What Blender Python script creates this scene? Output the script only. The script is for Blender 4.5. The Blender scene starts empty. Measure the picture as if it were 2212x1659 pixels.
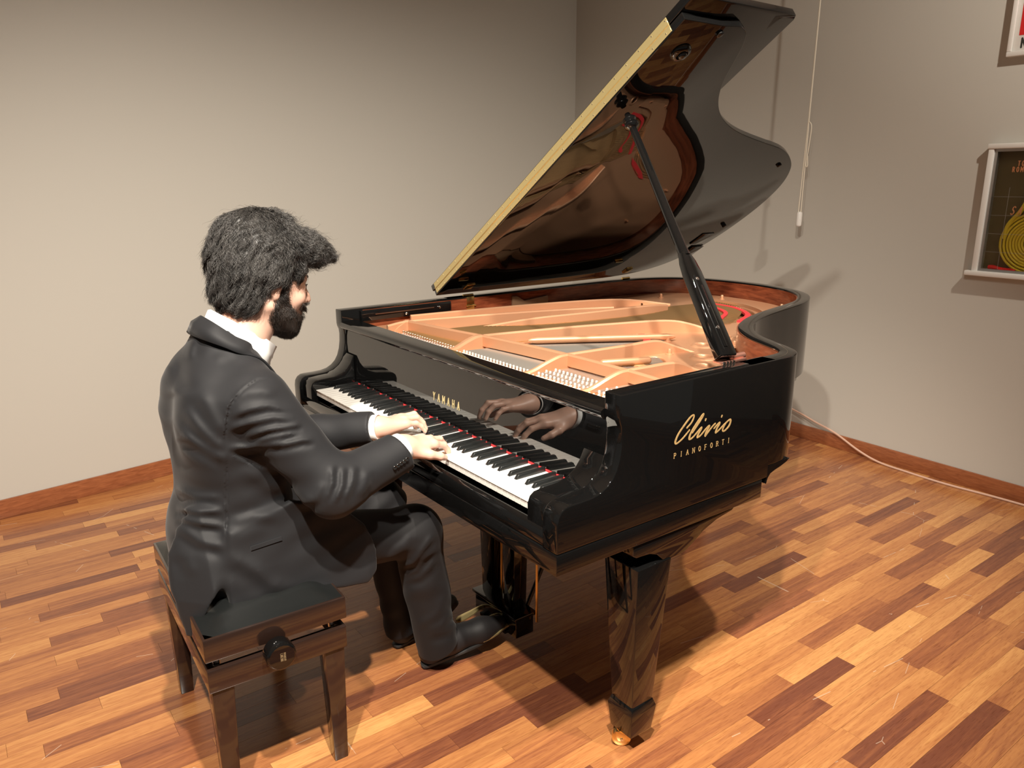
import bpy, bmesh, math, random
import numpy as np
from mathutils import Vector, Matrix

scene = bpy.context.scene
COL = scene.collection
rng = random.Random(7)

# ------------------------------------------------------------------ camera
CAM = Vector((2.4774, -0.9888, 1.4395))
YAW, PITCH, ROLL, FPX = -0.9323, 0.2596, -0.0051, 1654.7


def cam_axes():
    f = Vector((math.sin(YAW) * math.cos(PITCH), math.cos(YAW) * math.cos(PITCH), -math.sin(PITCH)))
    r = Vector((math.cos(YAW), -math.sin(YAW), 0.0))
    u = r.cross(f)
    c, s = math.cos(ROLL), math.sin(ROLL)
    return c * r + s * u, -s * r + c * u, f


_r, _u, _f = cam_axes()
cam_data = bpy.data.cameras.new('camera')
cam_data.sensor_width = 36.0
cam_data.lens = 36.0 * FPX / 2212.0
cam_data.clip_start = 0.05
cam = bpy.data.objects.new('camera', cam_data)
cam.matrix_world = Matrix(((_r.x, _u.x, -_f.x, CAM.x), (_r.y, _u.y, -_f.y, CAM.y), (_r.z, _u.z, -_f.z, CAM.z), (0, 0, 0, 1)))
COL.objects.link(cam)
scene.camera = cam


def in_view(p, margin=60):
    d = Vector(p) - CAM
    z = d.dot(_f)
    if z < 0.1:
        return False
    x = 1106 + FPX * d.dot(_r) / z
    y = 829.5 - FPX * d.dot(_u) / z
    return -margin < x < 2212 + margin and -margin < y < 1659 + margin


# ------------------------------------------------------------------ light and exposure
scene.view_settings.view_transform = 'Standard'
scene.view_settings.look = 'None'
scene.view_settings.gamma = 1.0
scene.view_settings.exposure = 0.0
scene.view_settings.use_curve_mapping = False
scene.cycles.use_denoising = True
scene.cycles.max_bounces = 8
scene.cycles.sample_clamp_indirect = 6.0

world = bpy.data.worlds.new('hall_dim_light')
scene.world = world
world.use_nodes = True
_bg = world.node_tree.nodes['Background']
_bg.inputs[0].default_value = (1.0, 0.92, 0.82, 1)
_bg.inputs[1].default_value = 0.10


def spot(name, loc, aim, power, angle, blend, radius, color):
    L = bpy.data.lights.new(name, 'SPOT')
    L.energy = power
    L.spot_size = math.radians(angle)
    L.spot_blend = blend
    L.shadow_soft_size = radius
    L.color = color
    o = bpy.data.objects.new(name, L)
    o.location = loc
    o.rotation_euler = (Vector(aim) - Vector(loc)).to_track_quat('-Z', 'Y').to_euler()
    COL.objects.link(o)
    return o


WARM = (1.0, 0.91, 0.79)
# track of spotlights on the ceiling along x = 2.2, the first three placed from the shadows on the floor
spot('track_spot', (2.17, -1.27, 3.0), (0.15, -0.20, 0.30), 520, 95, 0.95, 0.035, WARM)
spot('track_spot', (2.21, -0.68, 3.0), (0.20, 0.15, 0.35), 520, 95, 0.95, 0.035, WARM)
spot('track_spot', (2.20, 0.50, 3.0), (0.95, 1.05, 0.75), 250, 60, 0.7, 0.035, WARM)
spot('track_spot', (2.25, 1.75, 3.0), (0.15, 2.70, 0.8), 145, 104, 0.9, 0.035, WARM)  # extra spot, added to brighten the right wall and the corner

# ------------------------------------------------------------------ mesh helpers
WORLD_LOC = {}


def tag(o, label=None, cat=None, group=None, kind=None):
    for k, v in (('label', label), ('category', cat), ('group', group), ('kind', kind)):
        if v:
            o[k] = v
    return o


def set_parent(o, parent):
    if parent is not None:
        o.parent = parent
        o.matrix_parent_inverse = Matrix.Translation(-WORLD_LOC[parent.name])


def empty(name, loc, parent=None):
    o = bpy.data.objects.new(name, None)
    o.empty_display_size = 0.1
    o.location = loc
    COL.objects.link(o)
    WORLD_LOC[o.name] = Vector(loc)
    set_parent(o, parent)
    return o


def link_mesh(name, me, mat, parent=None, loc=None):
    o = bpy.data.objects.new(name, me)
    if mat is not None and not me.materials:
        me.materials.append(mat)
    o.location = loc if loc is not None else (0, 0, 0)
    COL.objects.link(o)
    WORLD_LOC[o.name] = Vector(o.location)
    set_parent(o, parent)
    return o


def recenter(me, origin=None):
    n = len(me.vertices)
    co = np.empty(n * 3, np.float32)
    me.vertices.foreach_get('co', co)
    co = co.reshape(-1, 3)
    c = (co.min(0) + co.max(0)) / 2 if origin is None else np.array(origin, np.float32)
    me.vertices.foreach_set('co', (co - c).ravel())
    me.update()
    return Vector([float(x) for x in c])


def frame_for(t):
    t = Vector(t).normalized()
    a = Vector((0, 0, 1)) if abs(t.z) < 0.9 else Vector((1, 0, 0))
    u = t.cross(a).normalized()
    return u, t.cross(u).normalized()


class MB:
    def __init__(self):
        self.v, self.f = [], []

    def add(self, vs, fs):
        b = len(self.v)
        self.v += [tuple(x) for x in vs]
        self.f += [tuple(i + b for i in f) for f in fs]
        return self

    def box(self, lo, hi):
        x0, y0, z0 = lo
        x1, y1, z1 = hi
        return self.add([(x0, y0, z0), (x1, y0, z0), (x1, y1, z0), (x0, y1, z0), (x0, y0, z1), (x1, y0, z1), (x1, y1, z1), (x0, y1, z1)],
                        [(0, 3, 2, 1), (4, 5, 6, 7), (0, 1, 5, 4), (1, 2, 6, 5), (2, 3, 7, 6), (3, 0, 4, 7)])

    def hexa(self, p8):
        return self.add(p8, [(0, 3, 2, 1), (4, 5, 6, 7), (0, 1, 5, 4), (1, 2, 6, 5), (2, 3, 7, 6), (3, 0, 4, 7)])

    def prism(self, poly, axis, lo, hi):
        """poly: 2D points; axis 'x' -> (y,z), 'y' -> (x,z), 'z' -> (x,y)"""
        def P(a, b, c):
            return (c, a, b) if axis == 'x' else ((a, c, b) if axis == 'y' else (a, b, c))
        n = len(poly)
        vs = [P(a, b, lo) for a, b in poly] + [P(a, b, hi) for a, b in poly]
        fs = [tuple(range(n))[::-1], tuple(range(n, 2 * n))]
        fs += [(i, (i + 1) % n, n + (i + 1) % n, n + i) for i in range(n)]
        return self.add(vs, fs)

    def tube(self, path, r, sides=8, closed=False, flat=None):
        n = len(path)
        rr = r if isinstance(r, (list, tuple)) else [r] * n
        P = [Vector(p) for p in path]
        vs, prev = [], None
        for i in range(n):
            if closed:
                t = P[(i + 1) % n] - P[i - 1]
            else:
                t = P[min(i + 1, n - 1)] - P[max(i - 1, 0)]
            t.normalize()
            if prev is None:
                u, w = frame_for(t)
            else:
                u = prev - t * prev.dot(t)
                u.normalize()
                w = t.cross(u)
            prev = u
            for k in range(sides):
                a = 2 * math.pi * k / sides + (math.pi / sides if sides == 4 else 0)
                vs.append(P[i] + u * (rr[i] * math.cos(a)) + w * (rr[i] * math.sin(a) * (flat or 1)))
        fs = []
        m = n if closed else n - 1
        for i in range(m):
            j = (i + 1) % n
            for k in range(sides):
                l = (k + 1) % sides
                fs.append((i * sides + k, i * sides + l, j * sides + l, j * sides + k))
        if not closed:
            fs.append(tuple(range(sides))[::-1])
            fs.append(tuple((n - 1) * sides + k for k in range(sides)))
        return self.add(vs, fs)

    def lathe(self, prof, base, axis, seg=24):
        """prof: (radius, distance along axis)"""
        ax = Vector(axis).normalized()
        u, w = frame_for(ax)
        b = Vector(base)
        vs = []
        for r, h in prof:
            for k in range(seg):
                a = 2 * math.pi * k / seg
                vs.append(b + ax * h + u * (r * math.cos(a)) + w * (r * math.sin(a)))
        n = len(prof)
        fs = [(i * seg + k, i * seg + (k + 1) % seg, (i + 1) * seg + (k + 1) % seg, (i + 1) * seg + k) for i in range(n - 1) for k in range(seg)]
        fs.append(tuple(range(seg))[::-1])
        fs.append(tuple((n - 1) * seg + k for k in range(seg)))
        return self.add(vs, fs)

    def rot(self, origin, axis, ang):
        M = Matrix.Translation(Vector(origin)) @ Matrix.Rotation(ang, 4, axis) @ Matrix.Translation(-Vector(origin))
        self.v = [tuple(M @ Vector(p)) for p in self.v]
        return self

    def build(self, name, mat, parent=None, smooth=False, bevel=0.0, seg=2, origin=None, angle=40, keep=None):
        me = bpy.data.meshes.new(name)
        me.from_pydata([tuple(p) for p in self.v], [], self.f)
        bm = bmesh.new()
        bm.from_mesh(me)
        bmesh.ops.recalc_face_normals(bm, faces=bm.faces)
        if bevel > 0:
            ed = [e for e in bm.edges if len(e.link_faces) == 2 and e.calc_face_angle(0) > math.radians(30) and not (keep and keep(e))]
            bmesh.ops.bevel(bm, geom=ed, offset=bevel, segments=seg, profile=0.5, affect='EDGES', clamp_overlap=True)
        if smooth or bevel > 0:
            for f in bm.faces:
                f.smooth = True
            lim = math.radians(angle)
            for e in bm.edges:
                if len(e.link_faces) == 2 and e.calc_face_angle(0) > lim:
                    e.smooth = False
        bm.to_mesh(me)
        bm.free()
        c = recenter(me, origin)
        return link_mesh(name, me, mat, parent, c)


def smooth_path(pts, n=8, closed=False):
    P = [np.array(p, float) for p in pts]
    m = len(P)
    out = []
    rngi = range(m) if closed else range(m - 1)
    for i in rngi:
        p0 = P[i - 1] if (closed or i > 0) else 2 * P[0] - P[1]
        p1, p2 = P[i], P[(i + 1) % m]
        p3 = P[(i + 2) % m] if (closed or i + 2 < m) else 2 * P[-1] - P[-2]
        for k in range(n):
            t = k / n
            out.append(0.5 * ((2 * p1) + (p2 - p0) * t + (2 * p0 - 5 * p1 + 4 * p2 - p3) * t * t + (3 * p1 - p0 - 3 * p2 + p3) * t ** 3))
    if not closed:
        out.append(P[-1])
    return [tuple(float(x) for x in q) for q in out]


def offset_path(pts, d):
    """open 2D path, moved by d to its right-hand side"""
    out = []
    n = len(pts)
    for i in range(n):
        a = np.array(pts[max(i - 1, 0)])
        b = np.array(pts[min(i + 1, n - 1)])
        t = (b - a) / (np.linalg.norm(b - a) + 1e-12)
        out.append((pts[i][0] + t[1] * d, pts[i][1] - t[0] * d))
    return out


# ------------------------------------------------------------------ materials
def new_mat(name):
    m = bpy.data.materials.new(name)
    m.use_nodes = True
    return m, m.node_tree.nodes, m.node_tree.links, m.node_tree.nodes['Principled BSDF']


def simple(name, col, rough=0.4, metal=0.0, ior=1.5, coat=0.0, sheen=0.0):
    m, N, L, b = new_mat(name)
    b.inputs['Base Color'].default_value = (*col, 1)
    b.inputs['Roughness'].default_value = rough
    b.inputs['Metallic'].default_value = metal
    b.inputs['IOR'].default_value = ior
    b.inputs['Coat Weight'].default_value = coat
    b.inputs['Coat Roughness'].default_value = 0.05
    if sheen:
        b.inputs['Sheen Weight'].default_value = sheen
        b.inputs['Sheen Roughness'].default_value = 0.4
    return m


def add_noise_bump(m, scale, strength, dist=0.002, detail=3, stretch=None):
    N, L = m.node_tree.nodes, m.node_tree.links
    b = N['Principled BSDF']
    g = N.new('ShaderNodeNewGeometry')
    mp = N.new('ShaderNodeMapping')
    if stretch:
        mp.inputs['Scale'].default_value = stretch
    nz = N.new('ShaderNodeTexNoise')
    nz.inputs['Scale'].default_value = scale
    nz.inputs['Detail'].default_value = detail
    bp = N.new('ShaderNodeBump')
    bp.inputs['Strength'].default_value = strength
    bp.inputs['Distance'].default_value = dist
    L.new(g.outputs['Position'], mp.inputs['Vector'])
    L.new(mp.outputs['Vector'], nz.inputs['Vector'])
    L.new(nz.outputs['Fac'], bp.inputs['Height'])
    L.new(bp.outputs['Normal'], b.inputs['Normal'])
    return nz, mp


def wood(name, c1, c2, rough, scale, stretch, ior=1.5, coat=0.0):
    m, N, L, b = new_mat(name)
    g = N.new('ShaderNodeNewGeometry')
    mp = N.new('ShaderNodeMapping')
    mp.inputs['Scale'].default_value = stretch
    nz = N.new('ShaderNodeTexNoise')
    nz.inputs['Scale'].default_value = scale
    nz.inputs['Detail'].default_value = 4
    nz.inputs['Distortion'].default_value = 0.6
    cr = N.new('ShaderNodeValToRGB')
    cr.color_ramp.elements[0].color = (*c1, 1)
    cr.color_ramp.elements[1].color = (*c2, 1)
    cr.color_ramp.elements[0].position = 0.3
    cr.color_ramp.elements[1].position = 0.7
    L.new(g.outputs['Position'], mp.inputs['Vector'])
    L.new(mp.outputs['Vector'], nz.inputs['Vector'])
    L.new(nz.outputs['Fac'], cr.inputs['Fac'])
    L.new(cr.outputs['Color'], b.inputs['Base Color'])
    b.inputs['Roughness'].default_value = rough
    b.inputs['IOR'].default_value = ior
    b.inputs['Coat Weight'].default_value = coat
    return m


def plank_mat(name, per_object):
    m, N, L, b = new_mat(name)
    if per_object:
        oi = N.new('ShaderNodeObjectInfo')
        src = oi.outputs['Color']
    else:
        at = N.new('ShaderNodeAttribute')
        at.attribute_name = 'tone'
        src = at.outputs['Color']
    sp = N.new('ShaderNodeSeparateColor')
    L.new(src, sp.inputs[0])
    tone, seed = sp.outputs[0], sp.outputs[1]
    g = N.new('ShaderNodeNewGeometry')
    off = N.new('ShaderNodeCombineXYZ')
    mul = N.new('ShaderNodeMath')
    mul.operation = 'MULTIPLY'
    mul.inputs[1].default_value = 37.0
    L.new(seed, mul.inputs[0])
    L.new(mul.outputs[0], off.inputs[0])
    L.new(mul.outputs[0], off.inputs[2])
    ad = N.new('ShaderNodeVectorMath')
    ad.operation = 'ADD'
    L.new(g.outputs['Position'], ad.inputs[0])
    L.new(off.outputs[0], ad.inputs[1])
    mp = N.new('ShaderNodeMapping')
    mp.inputs['Scale'].default_value = (60.0, 3.0, 1.0)
    L.new(ad.outputs[0], mp.inputs['Vector'])
    nz = N.new('ShaderNodeTexNoise')
    nz.inputs['Scale'].default_value = 1.0
    nz.inputs['Detail'].default_value = 4.0
    nz.inputs['Roughness'].default_value = 0.65
    nz.inputs['Distortion'].default_value = 0.8
    L.new(mp.outputs[0], nz.inputs['Vector'])
    cr = N.new('ShaderNodeValToRGB')
    e = cr.color_ramp.elements
    e[0].position, e[0].color = 0.0, (0.150, 0.050, 0.027, 1)
    e[1].position, e[1].color = 1.0, (0.58, 0.292, 0.102, 1)
    k = e.new(0.30)
    k.color = (0.265, 0.095, 0.040, 1)
    k = e.new(0.62)
    k.color = (0.42, 0.175, 0.061, 1)
    # tone + (grain-0.5)*0.5
    mr = N.new('ShaderNodeMath')
    mr.operation = 'MULTIPLY_ADD'
    mr.inputs[1].default_value = 0.95
    mr.inputs[2].default_value = -0.49
    L.new(nz.outputs['Fac'], mr.inputs[0])
    sm = N.new('ShaderNodeMath')
    sm.operation = 'ADD'
    L.new(tone, sm.inputs[0])
    L.new(mr.outputs[0], sm.inputs[1])
    L.new(sm.outputs[0], cr.inputs['Fac'])
    # fine pores: short dark dashes along the grain
    mp2 = N.new('ShaderNodeMapping')
    mp2.inputs['Scale'].default_value = (420.0, 26.0, 1.0)
    L.new(ad.outputs[0], mp2.inputs['Vector'])
    n2 = N.new('ShaderNodeTexNoise')
    n2.inputs['Scale'].default_value = 1.0
    n2.inputs['Detail'].default_value = 1.0
    L.new(mp2.outputs[0], n2.inputs['Vector'])
    r2 = N.new('ShaderNodeValToRGB')
    r2.color_ramp.elements[0].position = 0.30
    r2.color_ramp.elements[0].color = (0.80, 0.74, 0.70, 1)
    r2.color_ramp.elements[1].position = 0.45
    r2.color_ramp.elements[1].color = (1, 1, 1, 1)
    L.new(n2.outputs['Fac'], r2.inputs['Fac'])
    mx = N.new('ShaderNodeMix')
    mx.data_type = 'RGBA'
    mx.blend_type = 'MULTIPLY'
    mx.inputs['Factor'].default_value = 1.0
    L.new(cr.outputs['Color'], mx.inputs['A'])
    L.new(r2.outputs['Color'], mx.inputs['B'])
    # scratches: thin pale worn lines of their own shape
    n3 = N.new('ShaderNodeTexVoronoi')
    n3.feature = 'DISTANCE_TO_EDGE'
    n3.inputs['Scale'].default_value = 2.3
    mp3 = N.new('ShaderNodeMapping')
    mp3.inputs['Scale'].default_value = (1.0, 0.55, 1.0)
    mp3.inputs['Rotation'].default_value = (0, 0, 0.5)
    L.new(g.outputs['Position'], mp3.inputs['Vector'])
    L.new(mp3.outputs[0], n3.inputs['Vector'])
    lt = N.new('ShaderNodeMath')
    lt.operation = 'LESS_THAN'
    lt.inputs[1].default_value = 0.0016
    L.new(n3.outputs['Distance'], lt.inputs[0])
    n4 = N.new('ShaderNodeTexNoise')
    n4.inputs['Scale'].default_value = 9.0
    L.new(g.outputs['Position'], n4.inputs['Vector'])
    gt = N.new('ShaderNodeMath')
    gt.operation = 'GREATER_THAN'
    gt.inputs[1].default_value = 0.56
    L.new(n4.outputs['Fac'], gt.inputs[0])
    an = N.new('ShaderNodeMath')
    an.operation = 'MULTIPLY'
    L.new(lt.outputs[0], an.inputs[0])
    L.new(gt.outputs[0], an.inputs[1])
    an2 = N.new('ShaderNodeMath')
    an2.operation = 'MULTIPLY'
    an2.inputs[1].default_value = 0.45
    L.new(an.outputs[0], an2.inputs[0])
    mx2 = N.new('ShaderNodeMix')
    mx2.data_type = 'RGBA'
    L.new(an2.outputs[0], mx2.inputs['Factor'])
    L.new(mx.outputs['Result'], mx2.inputs['A'])
    mx2.inputs['B'].default_value = (0.62, 0.5, 0.38, 1)
    L.new(mx2.outputs['Result'], b.inputs['Base Color'])
    n5 = N.new('ShaderNodeTexNoise')
    n5.inputs['Scale'].default_value = 5.0
    n5.inputs['Detail'].default_value = 3.0
    L.new(g.outputs['Position'], n5.inputs['Vector'])
    rr = N.new('ShaderNodeMapRange')
    rr.inputs['To Min'].default_value = 0.16
    rr.inputs['To Max'].default_value = 0.34
    L.new(n5.outputs['Fac'], rr.inputs['Value'])
    L.new(rr.outputs[0], b.inputs['Roughness'])
    b.inputs['IOR'].default_value = 1.5
    bp = N.new('ShaderNodeBump')
    bp.inputs['Strength'].default_value = 0.08
    bp.inputs['Distance'].default_value = 0.001
    L.new(nz.outputs['Fac'], bp.inputs['Height'])
    L.new(bp.outputs[0], b.inputs['Normal'])
    return m


M = {}
M['lacquer'] = simple('black_lacquer', (0.004, 0.004, 0.004), 0.025, ior=1.60)
M['lacquer_lid'] = simple('black_lacquer_lid', (0.004, 0.004, 0.004), 0.025, ior=1.52)
M['lacquer_front'] = simple('black_lacquer_front', (0.004, 0.004, 0.004), 0.02, ior=1.90)
M['satin_black'] = simple('satin_black', (0.006, 0.006, 0.006), 0.22)
M['mahogany'] = wood('mahogany_veneer', (0.10, 0.022, 0.010), (0.23, 0.062, 0.026), 0.14, 7.0, (2.0, 2.0, 14.0), ior=1.5)
M['plate'] = simple('gilded_plate', (0.56, 0.295, 0.165), 0.38, metal=0.45)
add_noise_bump(M['plate'], 900, 0.12, 0.0006)
M['brass'] = simple('brass', (0.80, 0.56, 0.22), 0.22, metal=1.0)
M['copper'] = simple('copper_plated', (0.85, 0.42, 0.32), 0.3, metal=0.9)
M['steel'] = simple('steel', (0.62, 0.61, 0.60), 0.22, metal=1.0)
M['pin'] = simple('tuning_pin_metal', (0.78, 0.74, 0.70), 0.25, metal=0.45)
M['hinge_brass'] = simple('polished_hinge_brass', (0.70, 0.57, 0.27), 0.30, metal=0.75)
M['chrome'] = simple('nickel', (0.75, 0.74, 0.72), 0.12, metal=1.0)
M['string'] = simple('string_wire', (0.50, 0.46, 0.41), 0.35, metal=0.8)
M['bass_string'] = simple('wound_string', (0.55, 0.33, 0.15), 0.4, metal=0.9)
M['white_key'] = simple('ivory_white_key', (0.84, 0.82, 0.77), 0.16)
M['key_wood'] = simple('key_front', (0.80, 0.77, 0.70), 0.25)
M['black_key'] = simple('black_key', (0.011, 0.012, 0.012), 0.30)
M['red_felt'] = simple('red_felt', (0.62, 0.025, 0.03), 0.9)
M['soundboard'] = wood('spruce', (0.42, 0.24, 0.11), (0.55, 0.34, 0.16), 0.3, 5.0, (14, 1, 14))
M['pinblock'] = simple('pinblock_cover', (0.66, 0.36, 0.24), 0.45)
M['gold_ink'] = simple('gold_transfer', (0.60, 0.40, 0.17), 0.42, metal=0.35)
M['gold_letter'] = simple('gilt_letter', (0.88, 0.74, 0.40), 0.3, metal=0.6)
M['wall'] = simple('painted_wall', (0.525, 0.503, 0.452), 0.75)
add_noise_bump(M['wall'], 420, 0.06, 0.001, 2, (1, 1, 2.5))
M['baseboard'] = wood('baseboard_wood', (0.24, 0.075, 0.030), (0.36, 0.125, 0.050), 0.25, 6.0, (3, 3, 20))
M['plank'] = plank_mat('plank_wood', True)
M['plank_far'] = plank_mat('plank_wood_far', False)
M['gap'] = simple('floor_underlay', (0.05, 0.02, 0.01), 0.8)
# ------------------------------------------------------------------ the room
def wall_left_x(y):
    return -1.43 - 0.1468 * (y + 0.75)


def wall_right_y(x):
    return 2.852 - 0.0196 * x


CORNER_Y = 2.891
CORNER_X = wall_left_x(CORNER_Y)


def slab(p, q, out, z0, z1, t):
    """upright slab on the line p-q, thickness t towards out"""
    mb = MB()
    o = Vector((*out, 0)).normalized() * t
    a, b = Vector((*p, 0)), Vector((*q, 0))
    vs = [a, b, b + o, a + o]
    mb.hexa([(v.x, v.y, z0) for v in vs] + [(v.x, v.y, z1) for v in vs])
    return mb


n_left = Vector((1, 0.1468, 0)).normalized()
n_right = Vector((-0.0196, -1, 0)).normalized()
wl = slab((CORNER_X, CORNER_Y), (wall_left_x(-3.2), -3.2), (-n_left.x, -n_left.y), -0.05, 3.2, 0.12).build('wall_left', M['wall'])
tag(wl, 'beige painted wall behind the pianist', 'wall', kind='structure')
wr = slab((CORNER_X - 0.12, wall_right_y(CORNER_X - 0.12)), (4.2, wall_right_y(4.2)), (-n_right.x, -n_right.y), -0.05, 3.2, 0.12).build('wall_right', M['wall'])
tag(wr, 'beige painted wall beyond the piano tail', 'wall', kind='structure')
ce = MB().box((-2.6, -5.2, 3.2), (6.2, 3.1, 3.3)).build('ceiling', simple('ceiling_paint', (.72, .69, .63), .9))
tag(ce, 'pale ceiling above the stage, out of the picture', 'ceiling', kind='structure')
BH = 0.078
bl = slab((CORNER_X + 0.001, CORNER_Y - 0.001), (wall_left_x(-3.2) + .0005, -3.2), (n_left.x, n_left.y), 0.0, BH + 0.006, 0.013).build('baseboard_left', M['baseboard'], bevel=0.002)
tag(bl, 'reddish wooden baseboard along the wall behind the pianist', 'baseboard', kind='structure')
br = slab((CORNER_X + 0.016, wall_right_y(CORNER_X) - .0005), (4.2, wall_right_y(4.2) - .0005), (n_right.x, n_right.y), 0.0, BH, 0.013).build('baseboard_right', M['baseboard'], bevel=0.002)
tag(br, 'reddish wooden baseboard along the wall beyond the piano', 'baseboard', kind='structure')

# floor of wooden planks, each plank a piece of its own
FX0, FX1, FY0, FY1 = -2.15, 4.4, -3.2, 2.88
fl = MB().box((FX0 - .1, FY0 - .2, -0.05), (FX1 + .1, FY1 + 0.1, -0.012)).build('floor', M['gap'])
tag(fl, 'floor of narrow reddish and honey wooden planks', 'floor', kind='structure')
PW, PL, PX0 = 0.0618, 0.45, 0.907
# (far end x, y), length and tone of planks that stand out in the photograph
SPEC = []


def px_floor(x, y):
    v = _f + _r * ((x - 1106) / FPX) - _u * ((y - 829.5) / FPX)
    t = -CAM.z / v.z
    return CAM + v * t


def spec(o, fac, near, far, tone):
    a = px_floor(o[0] + near[0] / fac, o[1] + near[1] / fac)
    b = px_floor(o[0] + far[0] / fac, o[1] + far[1] / fac)
    SPEC.append((math.floor(((a.x + b.x) / 2 - PX0) / PW), a.y, b.y, tone))


Z1, F1 = (1400, 1200), 2.724
for n_, f_, t_ in [((470, 200), (905, 10), .02), ((635, 975), (1180, 630), .04), ((390, 1240), (890, 975), .12), ((1500, 1250), (1820, 1075), .03),
                   ((1270, 420), (1670, 190), .18), ((510, 480), (990, 240), .2), ((1110, 620), (1290, 440), .95), ((1390, 440), (1610, 345), .98),
                   ((1430, 590), (1730, 510), .3), ((780, 720), (1170, 600), .85), ((880, 920), (1200, 740), .75), ((1190, 1220), (1320, 1215), .05)]:
    spec(Z1, F1, n_, f_, t_)
Z2, F2 = (1560, 860), 3.393
for n_, f_, t_ in [((1250, 1310), (1665, 1080), .2), ((1530, 1370), (2010, 1150), .9), ((1940, 1270), (2210, 1110), .12), ((1640, 1050), (2030, 890), .85),
                   ((1100, 1040), (1310, 920), .25), ((560, 985), (740, 950), .7), ((1400, 610), (1520, 590), .9), ((680, 345), (780, 335), .85)]:
    spec(Z2, F2, n_, f_, t_)
Z3, F3 = (0, 950), 2.34
for n_, f_, t_ in [((0, 815), (232, 758), .1), ((200, 905), (585, 795), .15), ((255, 1025), (635, 930), .25), ((300, 1290), (700, 1150), .12),
                   ((600, 1610), (1060, 1500), .2), ((15, 485), (620, 350), .3), ((415, 415), (880, 330), .95), ((215, 1530), (550, 1440), .3)]:
    spec(Z3, F3, n_, f_, t_)
Z4, F4 = (700, 1240), 2.572
for n_, f_, t_ in [((720, 930), (1090, 760), .18), ((290, 870), (830, 640), .92), ((260, 780), (510, 690), .45), ((150, 760), (500, 560), .08), ((540, 690), (800, 560), .1), ((1300, 610), (1450, 570), .02)]:
    spec(Z4, F4, n_, f_, t_)

rows = {}
for k in range(math.floor((FX0 - PX0) / PW), math.ceil((FX1 - PX0) / PW)):
    sp = [s for s in SPEC if s[0] == k]
    anchor = sp[0][1] if sp else FY0 + rng.random() * PL
    cuts = []
    y = anchor
    while y > FY0:
        y -= PL
    while y < FY1:
        cuts.append(y)
        y += PL
    cuts.append(y)
    for a, b in zip(cuts[:-1], cuts[1:]):
        tone = min(1, max(0, rng.gauss(0.55, 0.14)))
        if rng.random() < 0.10:
            tone = rng.uniform(0.05, 0.22)
        for s in sp:
            m_ = (s[1] + s[2]) / 2
            if a < m_ < b:
                tone = s[3]
        x0 = PX0 + k * PW
        rows[(k, round(a, 4))] = (x0, max(a, FY0), min(b, FY1), tone)
cand = []
for key, (x0, a, b, tone) in rows.items():
    if b - a < 0.03:
        continue
    xm = x0 + PW / 2
    if xm < wall_left_x((a + b) / 2) - 0.12:
        continue
    vis = any(in_view((xm, yy, 0), 10) for yy in (a, (a + b) / 2, b))
    if True:
        dist = (Vector((xm, (a + b) / 2, 0)) - CAM).length
        # what the piano and the player hide from the camera comes last
        hid = -0.05 < xm < 1.0 and 0.45 < (a + b) / 2 < 2.2
        cand.append((dist + (3 if hid else 0) + (0 if vis else 20), x0, a, b, tone))
cand.sort()
GAPW = 0.0003


def plank_mesh(L):
    me = bpy.data.meshes.new('plank')
    w, h = PW / 2 - GAPW, L / 2 - GAPW
    vs = [(-w, -h, -0.012), (w, -h, -0.012), (w, h, -0.012), (-w, h, -0.012), (-w, -h, 0), (w, -h, 0), (w, h, 0), (-w, h, 0)]
    fs = [(0, 1, 5, 4), (1, 2, 6, 5), (2, 3, 7, 6), (3, 0, 4, 7), (4, 5, 6, 7), (3, 2, 1, 0)]
    me.from_pydata(vs, [], fs)
    me.materials.append(M['plank'])
    return me


shared = {}
for _, x0, a, b, tone in cand[:300]:
    key = round(b - a, 3)
    if key not in shared:
        shared[key] = plank_mesh(b - a)
    o = link_mesh('plank', shared[key], None, fl, Vector((x0 + PW / 2, (a + b) / 2, 0)))
    o.color = (tone, rng.random(), 0, 1)
far = MB()
cols = []
for _, x0, a, b, tone in cand[300:]:
    far.box((x0 + GAPW, a + GAPW, -0.012), (x0 + PW - GAPW, b - GAPW, 0))
    cols += [(tone, rng.random(), 0, 1)] * 24
fo = far.build('far_planks', M['plank_far'], fl)
fo['kind'] = 'stuff'
ca = fo.data.color_attributes.new('tone', 'FLOAT_COLOR', 'CORNER')
ca.data.foreach_set('color', np.array(cols, np.float32).ravel())
# ------------------------------------------------------------------ grand piano
XL, XR, ZT = -0.127, 1.343, 0.991
piano = empty('grand_piano', (0.61, 0.8, 0.0))
tag(piano, 'open black lacquered grand piano with gold plate and white keyboard', 'piano')
RIM = [(-.1265, .60), (-.1265, .69), (-.127, .74), (-.127, 1.05), (-.127, 1.35), (-.122, 1.52), (-.095, 1.68), (-.035, 1.80), (.06, 1.88), (.19, 1.925), (.34, 1.94), (.49, 1.925), (.62, 1.88), (.725, 1.80),
       (.795, 1.70), (.838, 1.60), (.868, 1.48), (.895, 1.36), (.922, 1.255), (.958, 1.155), (1.008, 1.06), (1.07, .985), (1.14, .93), (1.215, .892), (1.275, .862), (1.318, .828),
       (1.338, .785), (1.343, .745), (1.3425, .69), (1.3425, .60)]
rim_o = smooth_path(RIM, 6)
RT = 0.047
rim_i = offset_path(rim_o, RT)


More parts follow.
